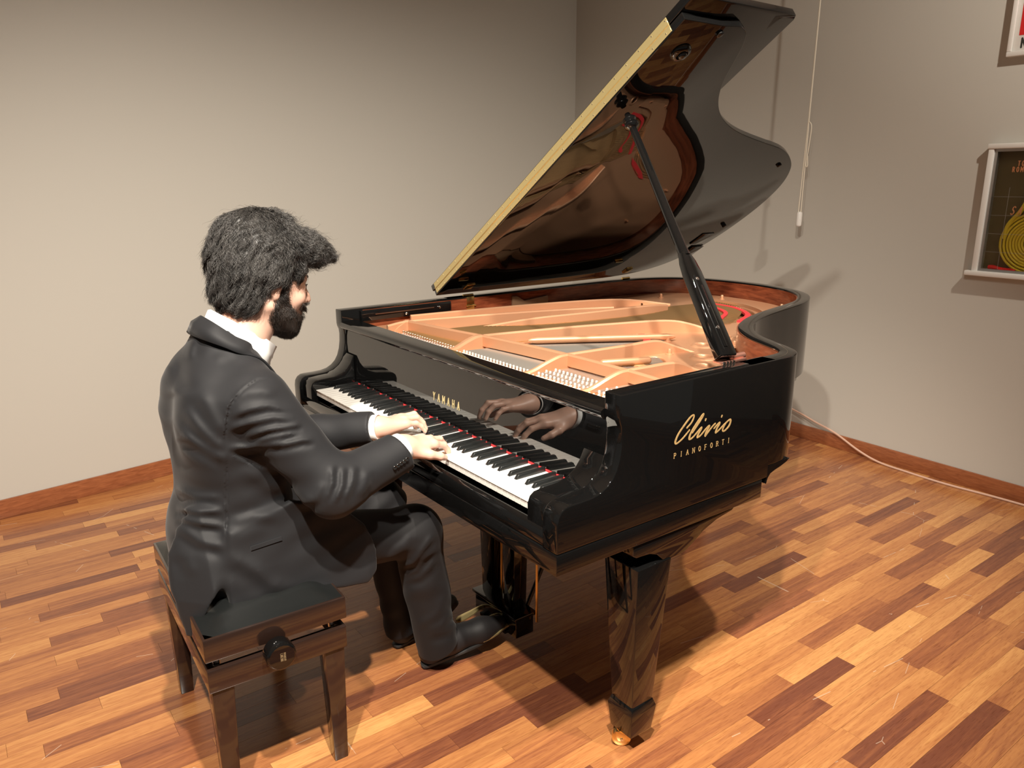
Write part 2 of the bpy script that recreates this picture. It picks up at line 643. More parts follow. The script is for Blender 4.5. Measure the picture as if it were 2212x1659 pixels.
def band(outer, inner, z0, z1):
    mb = MB()
    n = len(outer)
    vs = []
    for a, b in zip(outer, inner):
        vs += [(*a, z0), (*a, z1), (*b, z1), (*b, z0)]
    fs = []
    for i in range(n - 1):
        for k in range(4):
            l = (k + 1) % 4
            fs.append((i * 4 + k, (i + 1) * 4 + k, (i + 1) * 4 + l, i * 4 + l))
    fs += [(0, 1, 2, 3), ((n - 1) * 4 + 3, (n - 1) * 4 + 2, (n - 1) * 4 + 1, (n - 1) * 4)]
    mb.add(vs, fs)
    return mb


rim = band(rim_o, rim_i, 0.700, ZT).build('case_rim', M['lacquer'], piano, bevel=0.0035, seg=3)
band(offset_path(rim_o, .02), offset_path(rim_o, .045), 0.672, 0.701).build('bottom_rail', M['lacquer'], piano, smooth=True)
# mahogany lining inside the rim, from arm to arm
full_i = [(XL + RT, .228)] + [p for p in rim_i] + [(XR - RT, .228)]
lin_o = offset_path(full_i, -0.0005)
lin_i = offset_path(full_i, 0.0035)
band(lin_o, lin_i, 0.86, 0.985).build('rim_lining', M['mahogany'], piano, smooth=True)

ARM = [(-.030, .667), (-.030, .735), (-.027, .752), (-.019, .764), (-.007, .771), (.008, .7725), (.037, .7725), (.070, .774), (.094, .779), (.113, .789), (.128, .803), (.139, .821),
       (.147, .845), (.1515, .872), (.153, .90), (.151, .918), (.146, .930), (.1445, .940), (.1445, ZT), (.70, ZT), (.70, .650), (.69, .650)]
ARM_T = ARM[:19] + [(.70, ZT), (.70, .70), (.80 - .1, .70)]
arm_poly_t = ARM[:-3] + [(.702, ZT), (.702, .667)]
for x0, x1 in ((XL, XL + .05), (XR - .05, XR)):
    MB().prism(arm_poly_t, 'x', x0, x1).build('case_arm', M['lacquer'], piano, bevel=0.003, seg=3, angle=50, keep=lambda e: all(v.co.y > .70 for v in e.verts))
# curved lower corner where the key bed ends under the treble side
corner = [(.701, .70), (.701, .649), (.706, .664), (.716, .675), (.735, .681), (.760, .686), (.785, .693), (.80, .701)]
for x0, x1 in ((XR - .046, XR - .0002), (XL + .0002, XL + .046)):
    MB().prism(corner, 'x', x0, x1).build('case_corner', M['lacquer'], piano, smooth=True)
# key bed with its lower board
kb = MB().box((XL + .002, -.029, .614), (XR - .002, .685, .6662)).build('key_bed', M['lacquer'], piano, bevel=0.002)
# cheek blocks beside the keys
for x0, x1 in ((XL + .0502, -.0015), (1.2235, XR - .0502)):
    blk = [(-.018, .668), (-.018, .745), (-.012, .760), (.0, .768), (.02, .770), (.07, .772), (.10, .781), (.12, .794), (.135, .812), (.149, .84), (.149, .668)]
    b_ = MB().prism(blk, 'x', x0, x1).build('key_block', M['lacquer'], piano, bevel=0.003, seg=3, angle=50)
# key slip in front of the keys
MB().prism([(-.026, .667), (-.026, .690), (-.020, .703), (-.013, .708), (-.006, .708), (-.0045, .700), (-.0045, .667)], 'x', XL + .051, XR - .051).build('key_slip', M['lacquer'], piano, bevel=0.0015, seg=2)
# fallboard with maker's letters
fb = MB().prism([(.1500, .742), (.1590, .920), (.149, .9235), (.141, .928), (.136, .933), (.134, .939), (.136, .945), (.141, .949), (.150, .951), (.168, .952), (.200, .9525), (.203, .944), (.178, .940), (.166, .742)],
                'x', XL + .0505, XR - .0505).build('fallboard', M['lacquer_front'], piano, smooth=True, angle=50)
MB().box((XL + .06, .184, .69), (XR - .06, .20, .94)).build('action_rail', M['satin_black'], piano)
MB().prism([(.203, .948), (.203, .938), (.226, .934), (.226, .940)], 'x', XL + .051, XR - .051).build('stretcher', M['lacquer'], piano, smooth=True)

# single-stroke capitals, 1 high
GLYPH = {
    'Y': [[(0, 1), (.3, .5), (.6, 1)], [(.3, .5), (.3, 0)]], 'A': [[(0, 0), (.3, 1), (.6, 0)], [(.11, .36), (.49, .36)]],
    'M': [[(0, 0), (0, 1), (.35, .35), (.7, 1), (.7, 0)]], 'H': [[(0, 0), (0, 1)], [(.55, 0), (.55, 1)], [(0, .5), (.55, .5)]],
    'P': [[(0, 0), (0, 1), (.32, 1), (.48, .9), (.5, .75), (.46, .58), (.32, .5), (0, .5)]], 'I': [[(.15, 0), (.15, 1)]],
    'N': [[(0, 0), (0, 1), (.6, 0), (.6, 1)]], 'O': [[(.3, 1), (.12, .9), (.02, .68), (.0, .5), (.02, .32), (.12, .1), (.3, 0), (.48, .1), (.58, .32), (.6, .5), (.58, .68), (.48, .9), (.3, 1)]],
    'F': [[(0, 0), (0, 1), (.5, 1)], [(0, .52), (.4, .52)]], 'R': [[(0, 0), (0, 1), (.32, 1), (.48, .9), (.5, .76), (.46, .6), (.32, .52), (0, .52)], [(.28, .52), (.55, 0)]],
    'T': [[(0, 1), (.6, 1)], [(.3, 1), (.3, 0)]], 'C': [[(.55, .85), (.42, .98), (.28, 1), (.1, .85), (0, .5), (.1, .15), (.28, 0), (.42, .02), (.55, .15)]],
    'S': [[(.5, .88), (.38, .99), (.2, .99), (.05, .88), (.06, .68), (.25, .54), (.42, .45), (.52, .28), (.46, .1), (.3, 0), (.14, .02), (.0, .15)]],
    'E': [[(.5, 1), (0, 1), (0, 0), (.5, 0)], [(0, .52), (.42, .52)]], 'L': [[(0, 1), (0, 0), (.45, 0)]], 'Z': [[(0, 1), (.55, 1), (0, 0), (.55, 0)]],
    'D': [[(0, 0), (0, 1), (.28, 1), (.5, .82), (.55, .5), (.5, .18), (.28, 0), (0, 0)]], 'G': [[(.55, .85), (.3, 1), (.08, .84), (0, .5), (.1, .14), (.3, 0), (.55, .12), (.55, .45), (.35, .45)]],
    'V': [[(0, 1), (.3, 0), (.6, 1)]], 'U': [[(0, 1), (0, .25), (.12, .04), (.3, 0), (.46, .04), (.56, .25), (.56, 1)]], 'B': [[(0, 0), (0, 1), (.32, 1), (.46, .88), (.46, .66), (.32, .54), (0, .54)], [(.32, .54), (.5, .42), (.5, .14), (.32, 0), (0, 0)]],
}
SERIF = {'P': [(0, 0), (0, 1)], 'I': [(.15, 0), (.15, 1)], 'A': [(0, 0), (.6, 0)], 'N': [(0, 0), (0, 1), (.6, 1)], 'F': [(0, 0), (0, 1)], 'R': [(0, 0), (0, 1), (.55, 0)], 'T': [(.3, 0)], 'O': []}


def ribbon(mb, path, w, to3d, thick, nrm, joints=True):
    """flat stroke of width w along a 2D path, raised by thick along nrm"""
    count = [0]

    def quad(ps):
        count[0] += 1
        nv = Vector(nrm) * (thick + .00004 * (count[0] % 9))
        b = [Vector(to3d(*p)) - Vector(nrm) * (.00003 * (count[0] % 7)) for p in ps]
        n = len(b)
        mb.add([p for p in b] + [p + nv for p in b], [tuple(range(n))[::-1], tuple(range(n, 2 * n))] + [(i, (i + 1) % n, n + (i + 1) % n, n + i) for i in range(n)])
    ws = w if isinstance(w, (list, tuple)) else [w] * len(path)
    for i in range(len(path) - 1):
        a, b = np.array(path[i], float), np.array(path[i + 1], float)
        t = b - a
        ln = np.linalg.norm(t)
        if ln < 1e-9:
            continue
        n = np.array([-t[1], t[0]]) / ln
        quad([a + n * ws[i] / 2, a - n * ws[i] / 2, b - n * ws[i + 1] / 2, b + n * ws[i + 1] / 2])
    if joints:
        for p, q in zip(path, ws):
            quad([(p[0] + q / 2 * math.cos(k * math.pi / 4 + .39), p[1] + q / 2 * math.sin(k * math.pi / 4 + .39)) for k in range(8)])


def letter(ch, h, w, to3d, nrm, mat, parent, thick=0.0008, serif=False, wide=1.0, name='letter'):
    mb = MB()
    for st in GLYPH[ch]:
        ribbon(mb, [(x * h * wide, y * h) for x, y in st], w, to3d, thick, nrm)
    if serif:
        for x, y in SERIF.get(ch, []):
            ribbon(mb, [((x - .13) * h * wide, y * h), ((x + .13) * h * wide, y * h)], w * .55, to3d, thick, nrm)
    return mb.build(name, mat, parent)


for i, ch in enumerate('YAMAHA'):
    cx = 0.543 + i * (0.679 - 0.543) / 5
    wd = .7 if ch == 'M' else .6
    letter(ch, .0225, .0032, lambda a, b, cx=cx, wd=wd: (cx + a - wd * .0225 * .72 / 2, .1495 + (.7985 + b - .742) * .0506, .7985 + b), (0, -1, 0), M['gold_letter'], fb, wide=.72)

# keys: 52 white, 36 black, each its own part
PITCH_K = 1.222 / 52
ZK = .7372
wk = None
for i in range(52):
    x0 = i * PITCH_K
    if wk is None:
        mb = MB()
        mb.box((x0 + .0006, .0006, .7165), (x0 + PITCH_K - .0006, .160, .7345))
        mb.box((x0 + .0004, -.0018, .7345), (x0 + PITCH_K - .0004, .160, ZK))
        wk = mb.build('white_key', M['white_key'], piano, bevel=0.0006, seg=1)
        base_x = wk.location.x
    else:
        link_mesh('white_key', wk.data, None, piano, Vector((base_x + i * PITCH_K, wk.location.y, wk.location.z)))
bk = None
names = 'ABCDEFG'
for i in range(51):
    n = names[i % 7]
    if n in 'BE':
        continue
    dx = {'A': .0018, 'C': -.0022, 'D': .0022, 'F': -.003, 'G': 0.0}[n]
    xc = (i + 1) * PITCH_K + dx
    if bk is None:
        mb = MB()
        b0, t0 = .0056, .0047
        mb.add([(xc - b0, .052, .735), (xc + b0, .052, .735), (xc + b0, .1455, .735), (xc - b0, .1455, .735),
                (xc - t0, .062, .7482), (xc + t0, .062, .7482), (xc + t0, .1455, .7488), (xc - t0, .1455, .7488)],
               [(0, 3, 2, 1), (4, 5, 6, 7), (0, 1, 5, 4), (1, 2, 6, 5), (2, 3, 7, 6), (3, 0, 4, 7)])
        bk = mb.build('black_key', M['black_key'], piano, bevel=0.0012, seg=2)
        bx = bk.location.x - xc
    else:
        link_mesh('black_key', bk.data, None, piano, Vector((bx + xc, bk.location.y, bk.location.z)))
MB().box((-.001, .1462, .7372), (1.2225, .1498, .7418)).build('felt_strip', M['red_felt'], piano)
MB().tube(smooth_path([(-.001, .147, .7400), (-.012, .147, .7435), (-.026, .146, .757), (-.038, .144, .775)], 5), .0014, 6).build('felt_end', M['red_felt'], piano)

# ---- inside: soundboard, plate, struts, strings, pins
inner_poly = [p for p in offset_path(full_i, .006)]
sb_poly = [(inner_poly[0][0], .22)] + inner_poly[1:-1] + [(inner_poly[-1][0], .22)]
MB().prism(sb_poly, 'z', .868, .876).build('soundboard', M['soundboard'], piano)


def curve_plate(name, outer, holes, z, depth, bev, mat, parent):
    cu = bpy.data.curves.new(name, 'CURVE')
    cu.dimensions = '2D'
    cu.fill_mode = 'BOTH'
    cu.extrude = depth / 2
    cu.bevel_depth = bev
    cu.bevel_resolution = 2
    cu.offset = -bev
    for poly in [outer] + holes:
        sp_ = cu.splines.new('POLY')
        sp_.points.add(len(poly) - 1)
        sp_.points.foreach_set('co', np.array([(x, y, 0, 1) for x, y in poly], np.float32).ravel())
        sp_.use_cyclic_u = True
    tmp = bpy.data.objects.new('tmp', cu)
    COL.objects.link(tmp)
    dg = bpy.context.evaluated_depsgraph_get()
    me = bpy.data.meshes.new_from_object(tmp.evaluated_get(dg))
    bpy.data.objects.remove(tmp)
    me.name = name
    me.materials.clear()
    for p in me.polygons:
        p.use_smooth = True
    me.set_sharp_from_angle(angle=math.radians(50))
    c = recenter(me)
    return link_mesh(name, me, mat, parent, c + Vector((0, 0, z)))


def circle(cx, cy, r, n=28, ry=None):
    return [(cx + r * math.cos(2 * math.pi * k / n), cy + (ry or r) * math.sin(2 * math.pi * k / n)) for k in range(n)]


def rounded(poly, n=6):
    return smooth_path(sum([[p] if False else [p] for p in poly], []), n, True)


ip = offset_path(full_i, .012)
plate_out = [(ip[0][0], .262)] + ip[1:-1] + [(ip[-1][0], .262)]
O1 = smooth_path([(.17, .44), (.30, .43), (.44, .44), (.52, .70), (.61, 1.02), (.68, 1.22), (.70, 1.42), (.62, 1.60), (.46, 1.69), (.36, 1.64), (.33, 1.40), (.28, 1.1), (.21, .75)], 5, True)
O2 = smooth_path([(.525, .43), (.68, .435), (.84, .445), (.865, .55), (.86, .72), (.80, .86), (.71, .97), (.66, .88), (.60, .68)], 5, True)
O3 = smooth_path([(.905, .445), (1.0, .445), (1.085, .445), (1.095, .52), (1.06, .60), (.98, .69), (.915, .71), (.905, .58)], 5, True)
O4 = smooth_path([(1.145, .44), (1.20, .44), (1.205, .47), (1.17, .53), (1.145, .53)], 5, True)
HOLES = [(.905, .945, .026), (1.020, .808, .028), (1.101, .719, .027), (.865, 1.10, .026), (.835, 1.26, .022), (1.155, .645, .016)]
plate = curve_plate('cast_plate', plate_out, [O1, O2, O3, O4] + [circle(a, b, r) for a, b, r in HOLES], .912, .012, .004, M['plate'], piano)
for a, b, r in HOLES:
    ring = MB()
    pr_ = [(r + .016, .0), (r + .012, .004), (r + .006, .008), (r + .001, .0085), (r - .002, .005), (r - .003, -.008)]
    n = 28
    vs = [(a + q * math.cos(2 * math.pi * k / n), b + q * math.sin(2 * math.pi * k / n), .920 + h) for q, h in pr_ for k in range(n)]
    ring.add(vs, [(i * n + k, i * n + (k + 1) % n, (i + 1) * n + (k + 1) % n, (i + 1) * n + k) for i in range(len(pr_) - 1) for k in range(n)])
    ring.build('plate_rosette', M['plate'], plate, smooth=True, angle=80)


def bar(path, z0, tops, w, name='plate_strut', parent=None):
    """upright bar along a plan path: bottom z0, top heights per point, width w, rounded top"""
    mb = MB()
    n = len(path)
    L_ = offset_path(path, -w / 2)
    R_ = offset_path(path, w / 2)
    vs = []
    for i in range(n):
        t = tops[i]
        c = min(.005, max(.0005, (t - z0) * .3))
        lx, ly = L_[i]
        rx, ry = R_[i]
        vs += [(lx, ly, z0), (lx, ly, t - c), (lx * .7 + rx * .3, ly * .7 + ry * .3, t), (lx * .3 + rx * .7, ly * .3 + ry * .7, t), (rx, ry, t - c), (rx, ry, z0)]
    fs = []
    for i in range(n - 1):
        for k in range(6):
            l = (k + 1) % 6
            fs.append((i * 6 + k, (i + 1) * 6 + k, (i + 1) * 6 + l, i * 6 + l))
    fs += [tuple(range(6)), tuple((n - 1) * 6 + k for k in range(6))[::-1]]
    mb.add(vs, fs)
    return mb.build(name, M['plate'], parent or plate, smooth=True, angle=24)


def lerp_path(pts, zs, n=6):
    q = smooth_path([(x, y, z) for (x, y), z in zip(pts, zs)], n)
    return [(a, b) for a, b, c in q], [c for a, b, c in q]


# cross beam along the pin block
pa, za = lerp_path([(.105, .305), (.30, .330), (.49, .358), (.68, .382), (.87, .397), (1.10, .401), (1.235, .405)], [.966, .966, .967, .967, .967, .966, .962])
bar(pa, .932, za, .013, 'plate_beam')
# struts running to the back
for pts, zs, w in [
    ([(.118, .225), (.122, .31), (.160, .50), (.215, .72), (.275, .93), (.330, 1.10)], [.958, .966, .966, .966, .965, .962], .014),
    ([(.500, .365), (.502, .46), (.555, .67), (.600, .83), (.668, 1.02), (.72, 1.10), (.80, 1.16)], [.967, .964, .966, .966, .966, .952, .922], .016),
    ([(.872, .398), (.880, .50), (.888, .62), (.893, .735), (.91, .80), (.945, .86)], [.967, .967, .967, .966, .945, .921], .015),
    ([(1.109, .40), (1.115, .47), (1.124, .565), (1.14, .63), (1.16, .68)], [.967, .967, .965, .94, .921], .014),
    ([(.215, .55), (.30, .72), (.36, .95), (.385, 1.22), (.37, 1.36)], [.93, .955, .962, .962, .95], .016),
    ([(-.03, .40), (.02, .65), (.09, 1.0), (.17, 1.30), (.30, 1.46)], [.955, .958, .960, .955, .935], .014)]:
    p_, z_ = lerp_path(pts, zs)
    bar(p_, .905, z_, w)
# swooping webs in front of the beam
for x, y0, y1, w in [(.117, .222, .31, .020), (.495, .226, .362, .034), (.873, .228, .398, .018), (1.108, .230, .401, .018)]:
    p_, z_ = lerp_path([(x - .004, y0), (x - .002, y0 + (y1 - y0) * .25), (x, y0 + (y1 - y0) * .55), (x, y0 + (y1 - y0) * .8), (x, y1)], [.934, .938, .955, .9655, .967])
    bar(p_, .905, z_, w, 'plate_web')
# stout rib and tubular ribs over the tenor and treble openings
for a, b, r in [((.56, .50, .940), (.80, .93, .938), .011), ((.93, .47, .938), (.985, .62, .936), .011)]:
    mb = MB()
    d = [tuple(np.array(a) + (np.array(b) - np.array(a)) * t) for t in (0, .02, .06, .5, .94, .98, 1)]
    mb.tube(d, [r * .3, r * .75, r, r, r, r * .75, r * .3], 12)
    mb.build('plate_rib', M['plate'], plate, smooth=True)
# bolts on the plate
for x, y in [(.790, .905), (.925, .765), (.345, 1.235), (1.215, .56), (.97, 1.02), (.62, 1.78), (.30, 1.80), (.10, 1.62), (.76, 1.52)]:
    z0_ = .918
    MB().lathe([(.012, 0), (.012, .006), (.007, .008), (.007, .018), (.0055, .022), (.001, .0235)], (x, y, z0_), (0, 0, 1), 14).build('plate_bolt', M['plate'], plate, smooth=True)
MB().lathe([(.006, 0), (.006, .034), (.0045, .035), (.0045, .043), (.001, .045)], (.352, 1.235, .92), (0, 0, 1), 12).build('plate_bolt', M['chrome'], plate, smooth=True)
# pin block surface with tuning pins, and the strings
MB().prism([(.06, .222), (1.27, .222), (1.27, .368), (1.09, .365), (.86, .360), (.49, .322), (.10, .272)], 'z', .905, .921).build('pin_block', M['pinblock'], piano)
pins = MB()
sec = [(.135, .475, .240, .272), (.525, .86, .245, .268), (.885, 1.10, .245, .335), (1.125, 1.225, .245, .335)]
for si, (xa, xb, ya, yb) in enumerate(sec):
    ncol = int((xb - xa) / .0155)
    for c_ in range(ncol):
        for r_ in range(2 if si < 2 else 4):
            x = xa + (c_ + .5) * (xb - xa) / ncol + (.004 * (r_ % 2))
            y = ya + (yb - ya) * r_ / (1 if si < 2 else 3)
            pins.lathe([(.0042, 0), (.0042, .004), (.0034, .0045), (.0034, .013), (.0030, .0145), (.0018, .0155)], (x, y, .921), (0, 0, 1), 6)
po = pins.build('tuning_pins', M['pin'], piano, smooth=True)
po['kind'] = 'stuff'
st1, st2 = MB(), MB()
for i in range(44):                                     # bass strings, crossing over
    t = i / 43
    a = (.15 + .32 * t, .265, .934)
    m_ = (.19 + .32 * t, .43, .931)
    b = (.36 + .36 * t, 1.72 - .40 * t * t, .926)
    st2.tube([a, m_, b], .0014 + .0006 * (1 - t), 3)
for i in range(110):                                    # tenor
    t = i / 109
    a = (.53 + .325 * t, .27, .931)
    m_ = (.535 + .325 * t, .42, .926)
    b = (.66 + .20 * t, 1.42 - .62 * t, .918)
    st1.tube([a, m_, b], .0010, 3)
for i in range(70):                                     # treble
    t = i / 69
    a = (.89 + .33 * t, .27, .931)
    m_ = (.89 + .33 * t, .42, .926)
    b = (.90 + .31 * t, .735 - .21 * t, .918)
    st1.tube([a, m_, b], .0007, 3)
s_o = st1.build('strings', M['string'], piano)
s_o['kind'] = 'stuff'
s_o2 = st2.build('wound_strings', M['bass_string'], piano)
s_o2['kind'] = 'stuff'


def strip(path, w, z0, z1, mat, name):
    n = len(path)
    L_, R_ = offset_path(path, -w / 2), offset_path(path, w / 2)
    return band(L_, R_, z0, z1).build(name, mat, piano, smooth=True, angle=50)


# bridges, felts and hitch-pin felt seen at the tail
strip(smooth_path([(.36, 1.46), (.50, 1.44), (.62, 1.36), (.69, 1.22)], 6), .030, .876, .914, M['soundboard'], 'bass_bridge')
strip(smooth_path([(.50, 1.30), (.60, 1.08), (.70, .90), (.84, .72), (1.0, .60), (1.16, .50)], 6), .028, .876, .910, M['soundboard'], 'long_bridge')
strip(smooth_path([(.34, 1.64), (.50, 1.625), (.64, 1.53), (.715, 1.38)], 6), .020, .9195, .9285, M['red_felt'], 'hitch_felt')
strip(smooth_path([(.37, 1.545), (.48, 1.535), (.58, 1.47), (.645, 1.36)], 6), .016, .929, .9335, M['red_felt'], 'string_felt')
strip(smooth_path([(.34, 1.70), (.51, 1.685), (.68, 1.58), (.765, 1.40)], 6), .012, .9185, .936, M['plate'], 'hitch_ridge')
strip(smooth_path([(.68, .895), (.74, .86), (.80, .79)], 6), .022, .9285, .9325, M['red_felt'], 'string_felt')
strip(smooth_path([(.70, 1.13), (.80, .97), (.86, .85)], 6), .018, .913, .9195, M['red_felt'], 'string_felt')
strip(smooth_path([(.945, .585), (1.0, .575), (1.03, .56)], 6), .028, .9195, .927, M['soundboard'], 'treble_bridge')
tr_ = MB()
for i in range(26):
    t = i / 25
    tr_.lathe([(.0016, 0), (.0016, .012)], (.36 + .37 * t, 1.672 - .20 * t * t - .02 * t, .919), (0, 0, 1), 5)
hp = tr_.build('hitch_pins', M['chrome'], piano)
hp['kind'] = 'stuff'
# ---- lid, hinged on the bass side and propped open
LID_A = math.radians(33.9)
HX, HZ = -.127, 1.000


def lid_pt(s, y, h=0.0):
    """s across the lid from the hinge, h above its upper face normal"""
    return (HX + s * math.cos(LID_A) - h * math.sin(LID_A), y, HZ + s * math.sin(LID_A) + h * math.cos(LID_A))


FOLD = .572
lid_plan = [(x + .127 + (.012 if x > .3 else 0.0), y + (.008 if y > 1.5 else 0)) for x, y in rim_o if y > .78 or x < 0]
lid_plan = [(s, y) for s, y in lid_plan if y > FOLD]
lid_poly = [(0.0, FOLD)] + [(max(s, 0), y) for s, y in lid_plan] + [(1.470, .72), (1.470, FOLD)]
LT = .022


def lid_prism(poly, h0, h1, name, mat, parent, bevel=.0025):
    mb = MB()
    n = len(poly)
    mb.add([lid_pt(s, y, h0) for s, y in poly] + [lid_pt(s, y, h1) for s, y in poly],
           [tuple(range(n))[::-1], tuple(range(n, 2 * n))] + [(i, (i + 1) % n, n + (i + 1) % n, n + i) for i in range(n)])
    return mb.build(name, mat, parent, bevel=bevel, seg=3, angle=50)


lid = lid_prism(lid_poly, 0.0, LT, 'lid', M['lacquer_lid'], piano)
# front flap folded back onto the lid
flap = lid_prism([(-.012, FOLD), (-.012, FOLD + .425), (1.505, FOLD + .425), (1.520, FOLD + .415), (1.520, FOLD + .01), (1.505, FOLD)], LT + .004, LT + .028, 'lid_flap', M['lacquer'], lid)
# brass strip hinge along the fold
hs = MB()


def lbox(mb, s0, s1, y0, y1, h0, h1):
    return mb.hexa([lid_pt(s0, y0, h0), lid_pt(s1, y0, h0), lid_pt(s1, y1, h0), lid_pt(s0, y1, h0), lid_pt(s0, y0, h1), lid_pt(s1, y0, h1), lid_pt(s1, y1, h1), lid_pt(s0, y1, h1)])


lbox(hs, .016, 1.425, FOLD - .0022, FOLD + .0002, .0045, .0225)
lbox(hs, .016, 1.425, FOLD - .0022, FOLD + .0002, .0272, .0462)
hinge = hs.build('strip_hinge', M['hinge_brass'], lid, bevel=.0004, seg=1)
hk = MB()
hk.tube([lid_pt(.016 + 1.409 * i / 4, FOLD - .0022, .0249) for i in range(5)], .0026, 8)
hk.build('hinge_knuckle', M['hinge_brass'], lid, smooth=True)
sc = MB()
for i in range(27):
    s = .035 + i * 1.372 / 26
    for k, h in enumerate((.011, .0395)):
        sc.lathe([(.0019, 0), (.0019, .0008), (.0009, .0012)], lid_pt(s + (.012 if k else 0), FOLD - .0021, h), (0, -1, 0), 6)
so = sc.build('hinge_screws', M['steel'], lid)
so['kind'] = 'stuff'
# bumpers and prop sockets under the lid
nrm_dn = (math.sin(LID_A), 0, -math.cos(LID_A))
for s, y in [(.885, 1.70), (.43, 1.87), (1.445, .73)]:
    MB().lathe([(.010, -.001), (.010, .006), (.007, .008)], lid_pt(s, y), nrm_dn, 14).build('lid_bumper', M['satin_black'], lid, smooth=True)
for s, y in [(1.368, .656)]:
    MB().lathe([(.029, -.001), (.029, .004), (.025, .010), (.019, .012), (.016, .012), (.014, .006), (.012, .006), (.012, .016), (.009, .019)], lid_pt(s, y), nrm_dn, 24).build('prop_socket', M['lacquer'], lid, smooth=True, angle=50)
for s, y in [(.20, 1.885), (.32, 1.835)]:
    lid_pad = MB()
    lbox(lid_pad, s - .045, s + .045, y - .04, y + .04, -.0022, .0004)
    lid_pad.build('lid_pad', M['lacquer'], lid, bevel=.0018, seg=2)
# butt hinges on the bass side
for y in (.70, 1.585):
    hb = empty('lid_hinge', (XL + .05, y, .98), piano)
    MB().box((XL + .0502, y - .018, .935), (XL + .0535, y + .018, ZT)).build('hinge_leaf', M['brass'], hb, bevel=.001)
    MB().tube([(XL + .054, y - .022, .955), (XL + .056, y - .012, .957), (XL + .056, y + .012, .957), (XL + .054, y + .022, .955)], .0042, 8).build('hinge_pin', M['brass'], hb, smooth=True)
    h2 = MB()
    lbox(h2, .035, .075, y - .018, y + .018, -.0024, .0002)
    h2.build('hinge_leaf', M['brass'], hb, bevel=.0006)
    MB().tube([(XL + .035, y - .024, ZT + .004), (XL + .035, y + .024, ZT + .004)], .005, 8).build('hinge_barrel', M['brass'], hb, smooth=True)
# rail of the music desk on the bass side
mr = MB().box((XL + .0502, .215, .945), (XL + .066, .600, .984)).build('desk_rail', M['lacquer'], piano, bevel=.002)
MB().box((XL + .066, .27, .966), (XL + .070, .52, .9695)).build('slide_strip', M['steel'], mr)
for y in (.40, .545):
    MB().lathe([(.005, 0), (.005, .004), (.002, .006)], (XL + .066, y, .956 if y < .5 else .966), (1, 0, 0), 10).build('rail_screw', M['chrome'], mr, smooth=True)
MB().box((XR - .066, .215, .945), (XR - .0502, .560, .984)).build('desk_rail', M['lacquer'], piano, bevel=.002)
# ledge that carries the lid on the treble top edge
MB().box((XR - .030, .20, ZT - .001), (XR - .010, .60, ZT + .0025)).build('lid_ledge', M['lacquer'], piano, bevel=.001)
# wooden stop block on the lining
MB().prism([(.905, .925), (1.095, .925), (1.095, .955), (1.092, .961), (.965, .951), (.93, .972), (.905, .974)], 'x', XL + .0515, XL + .062).build('stop_block', simple('grey_wood', (.19, .12, .07), .4), piano, bevel=.001)

# ---- lid prop
PB, PT_ = Vector((1.288, .566, 1.006)), Vector((.822, .652, 1.623))
pd = (PT_ - PB)
plen = pd.length
pd.normalize()
prop = empty('lid_prop', tuple(PB), piano)
side = pd.cross(Vector((0, 1, 0))).normalized()
yy = pd.cross(side).normalized()


def prop_bar(stations, name, mat, parent, bevel=.002, off=(0, 0), seg=2):
    mb = MB()
    vs = []
    for t, w, d in stations:
        c = PB + pd * (t * plen) + yy * off[0] + side * off[1]
        for a, b in ((-1, -1), (1, -1), (1, 1), (-1, 1)):
            vs.append(c + yy * (a * w / 2) + side * (b * d / 2))
    n = len(stations)
    fs = [(i * 4 + k, i * 4 + (k + 1) % 4, (i + 1) * 4 + (k + 1) % 4, (i + 1) * 4 + k) for i in range(n - 1) for k in range(4)]
    fs += [(3, 2, 1, 0), tuple((n - 1) * 4 + k for k in range(4))]
    mb.add(vs, fs)
    return mb.build(name, mat, parent, bevel=bevel, seg=seg, angle=35)


prop_bar([(.0, .056, .030), (.315, .050, .028), (.36, .042, .026), (.385, .031, .023), (.40, .0285, .022)], 'prop_blade', M['lacquer'], prop, .004, seg=3)
mb = MB()
mb.tube([PB + pd * (t * plen) for t in (.385, .42, .6, .8, .965)], [.0150, .0143, .0128, .0112, .0098], 20)
mb.build('prop_rod', M['lacquer'], prop, smooth=True)
mb = MB()
mb.lathe([(.010, -.012), (.014, -.008), (.020, -.004), (.0215, .0), (.020, .004), (.015, .007), (.0145, .012), (.019, .016), (.020, .020), (.016, .025), (.010, .028), (.008, .040)], PB + pd * (plen * .945), pd, 24)
mb.build('prop_knob', M['lacquer'], prop, smooth=True, angle=60)
# slot with the short prop lying in the blade
prop_bar([(.03, .012, .004), (.26, .010, .004)], 'short_prop', M['lacquer'], prop, .0012, off=(.004, -.0155))
prop_bar([(.02, .003, .003), (.30, .003, .003)], 'prop_groove', M['satin_black'], prop, 0, off=(.0125, -.0142))
MB().lathe([(.0052, 0), (.0052, .002), (.003, .0025)], PB + pd * (plen * .10) + yy * .006 - side * .0155, -side, 14).build('prop_pivot', M['steel'], prop, smooth=True)
MB().lathe([(.0055, 0), (.0055, .002), (.0035, .003)], PB + pd * (plen * .285) + yy * .006 - side * .0135, -side, 14).build('prop_pivot', M['steel'], prop, smooth=True)
mb = MB()
mb.box((1.262, .548, ZT - .001), (1.296, .640, ZT + .006))
mb.build('prop_bracket', M['copper'], prop, bevel=.002)
MB().tube([(1.279, .60, ZT + .009), (1.279, .648, ZT + .009)], .0085, 12).build('prop_hinge', M['copper'], prop, smooth=True)
for k in range(4):
    MB().box((1.292, .548 + k * .012, ZT - .012), (1.2965, .557 + k * .012, ZT + .006)).build('hinge_tooth', M['chrome'], prop, bevel=.001)

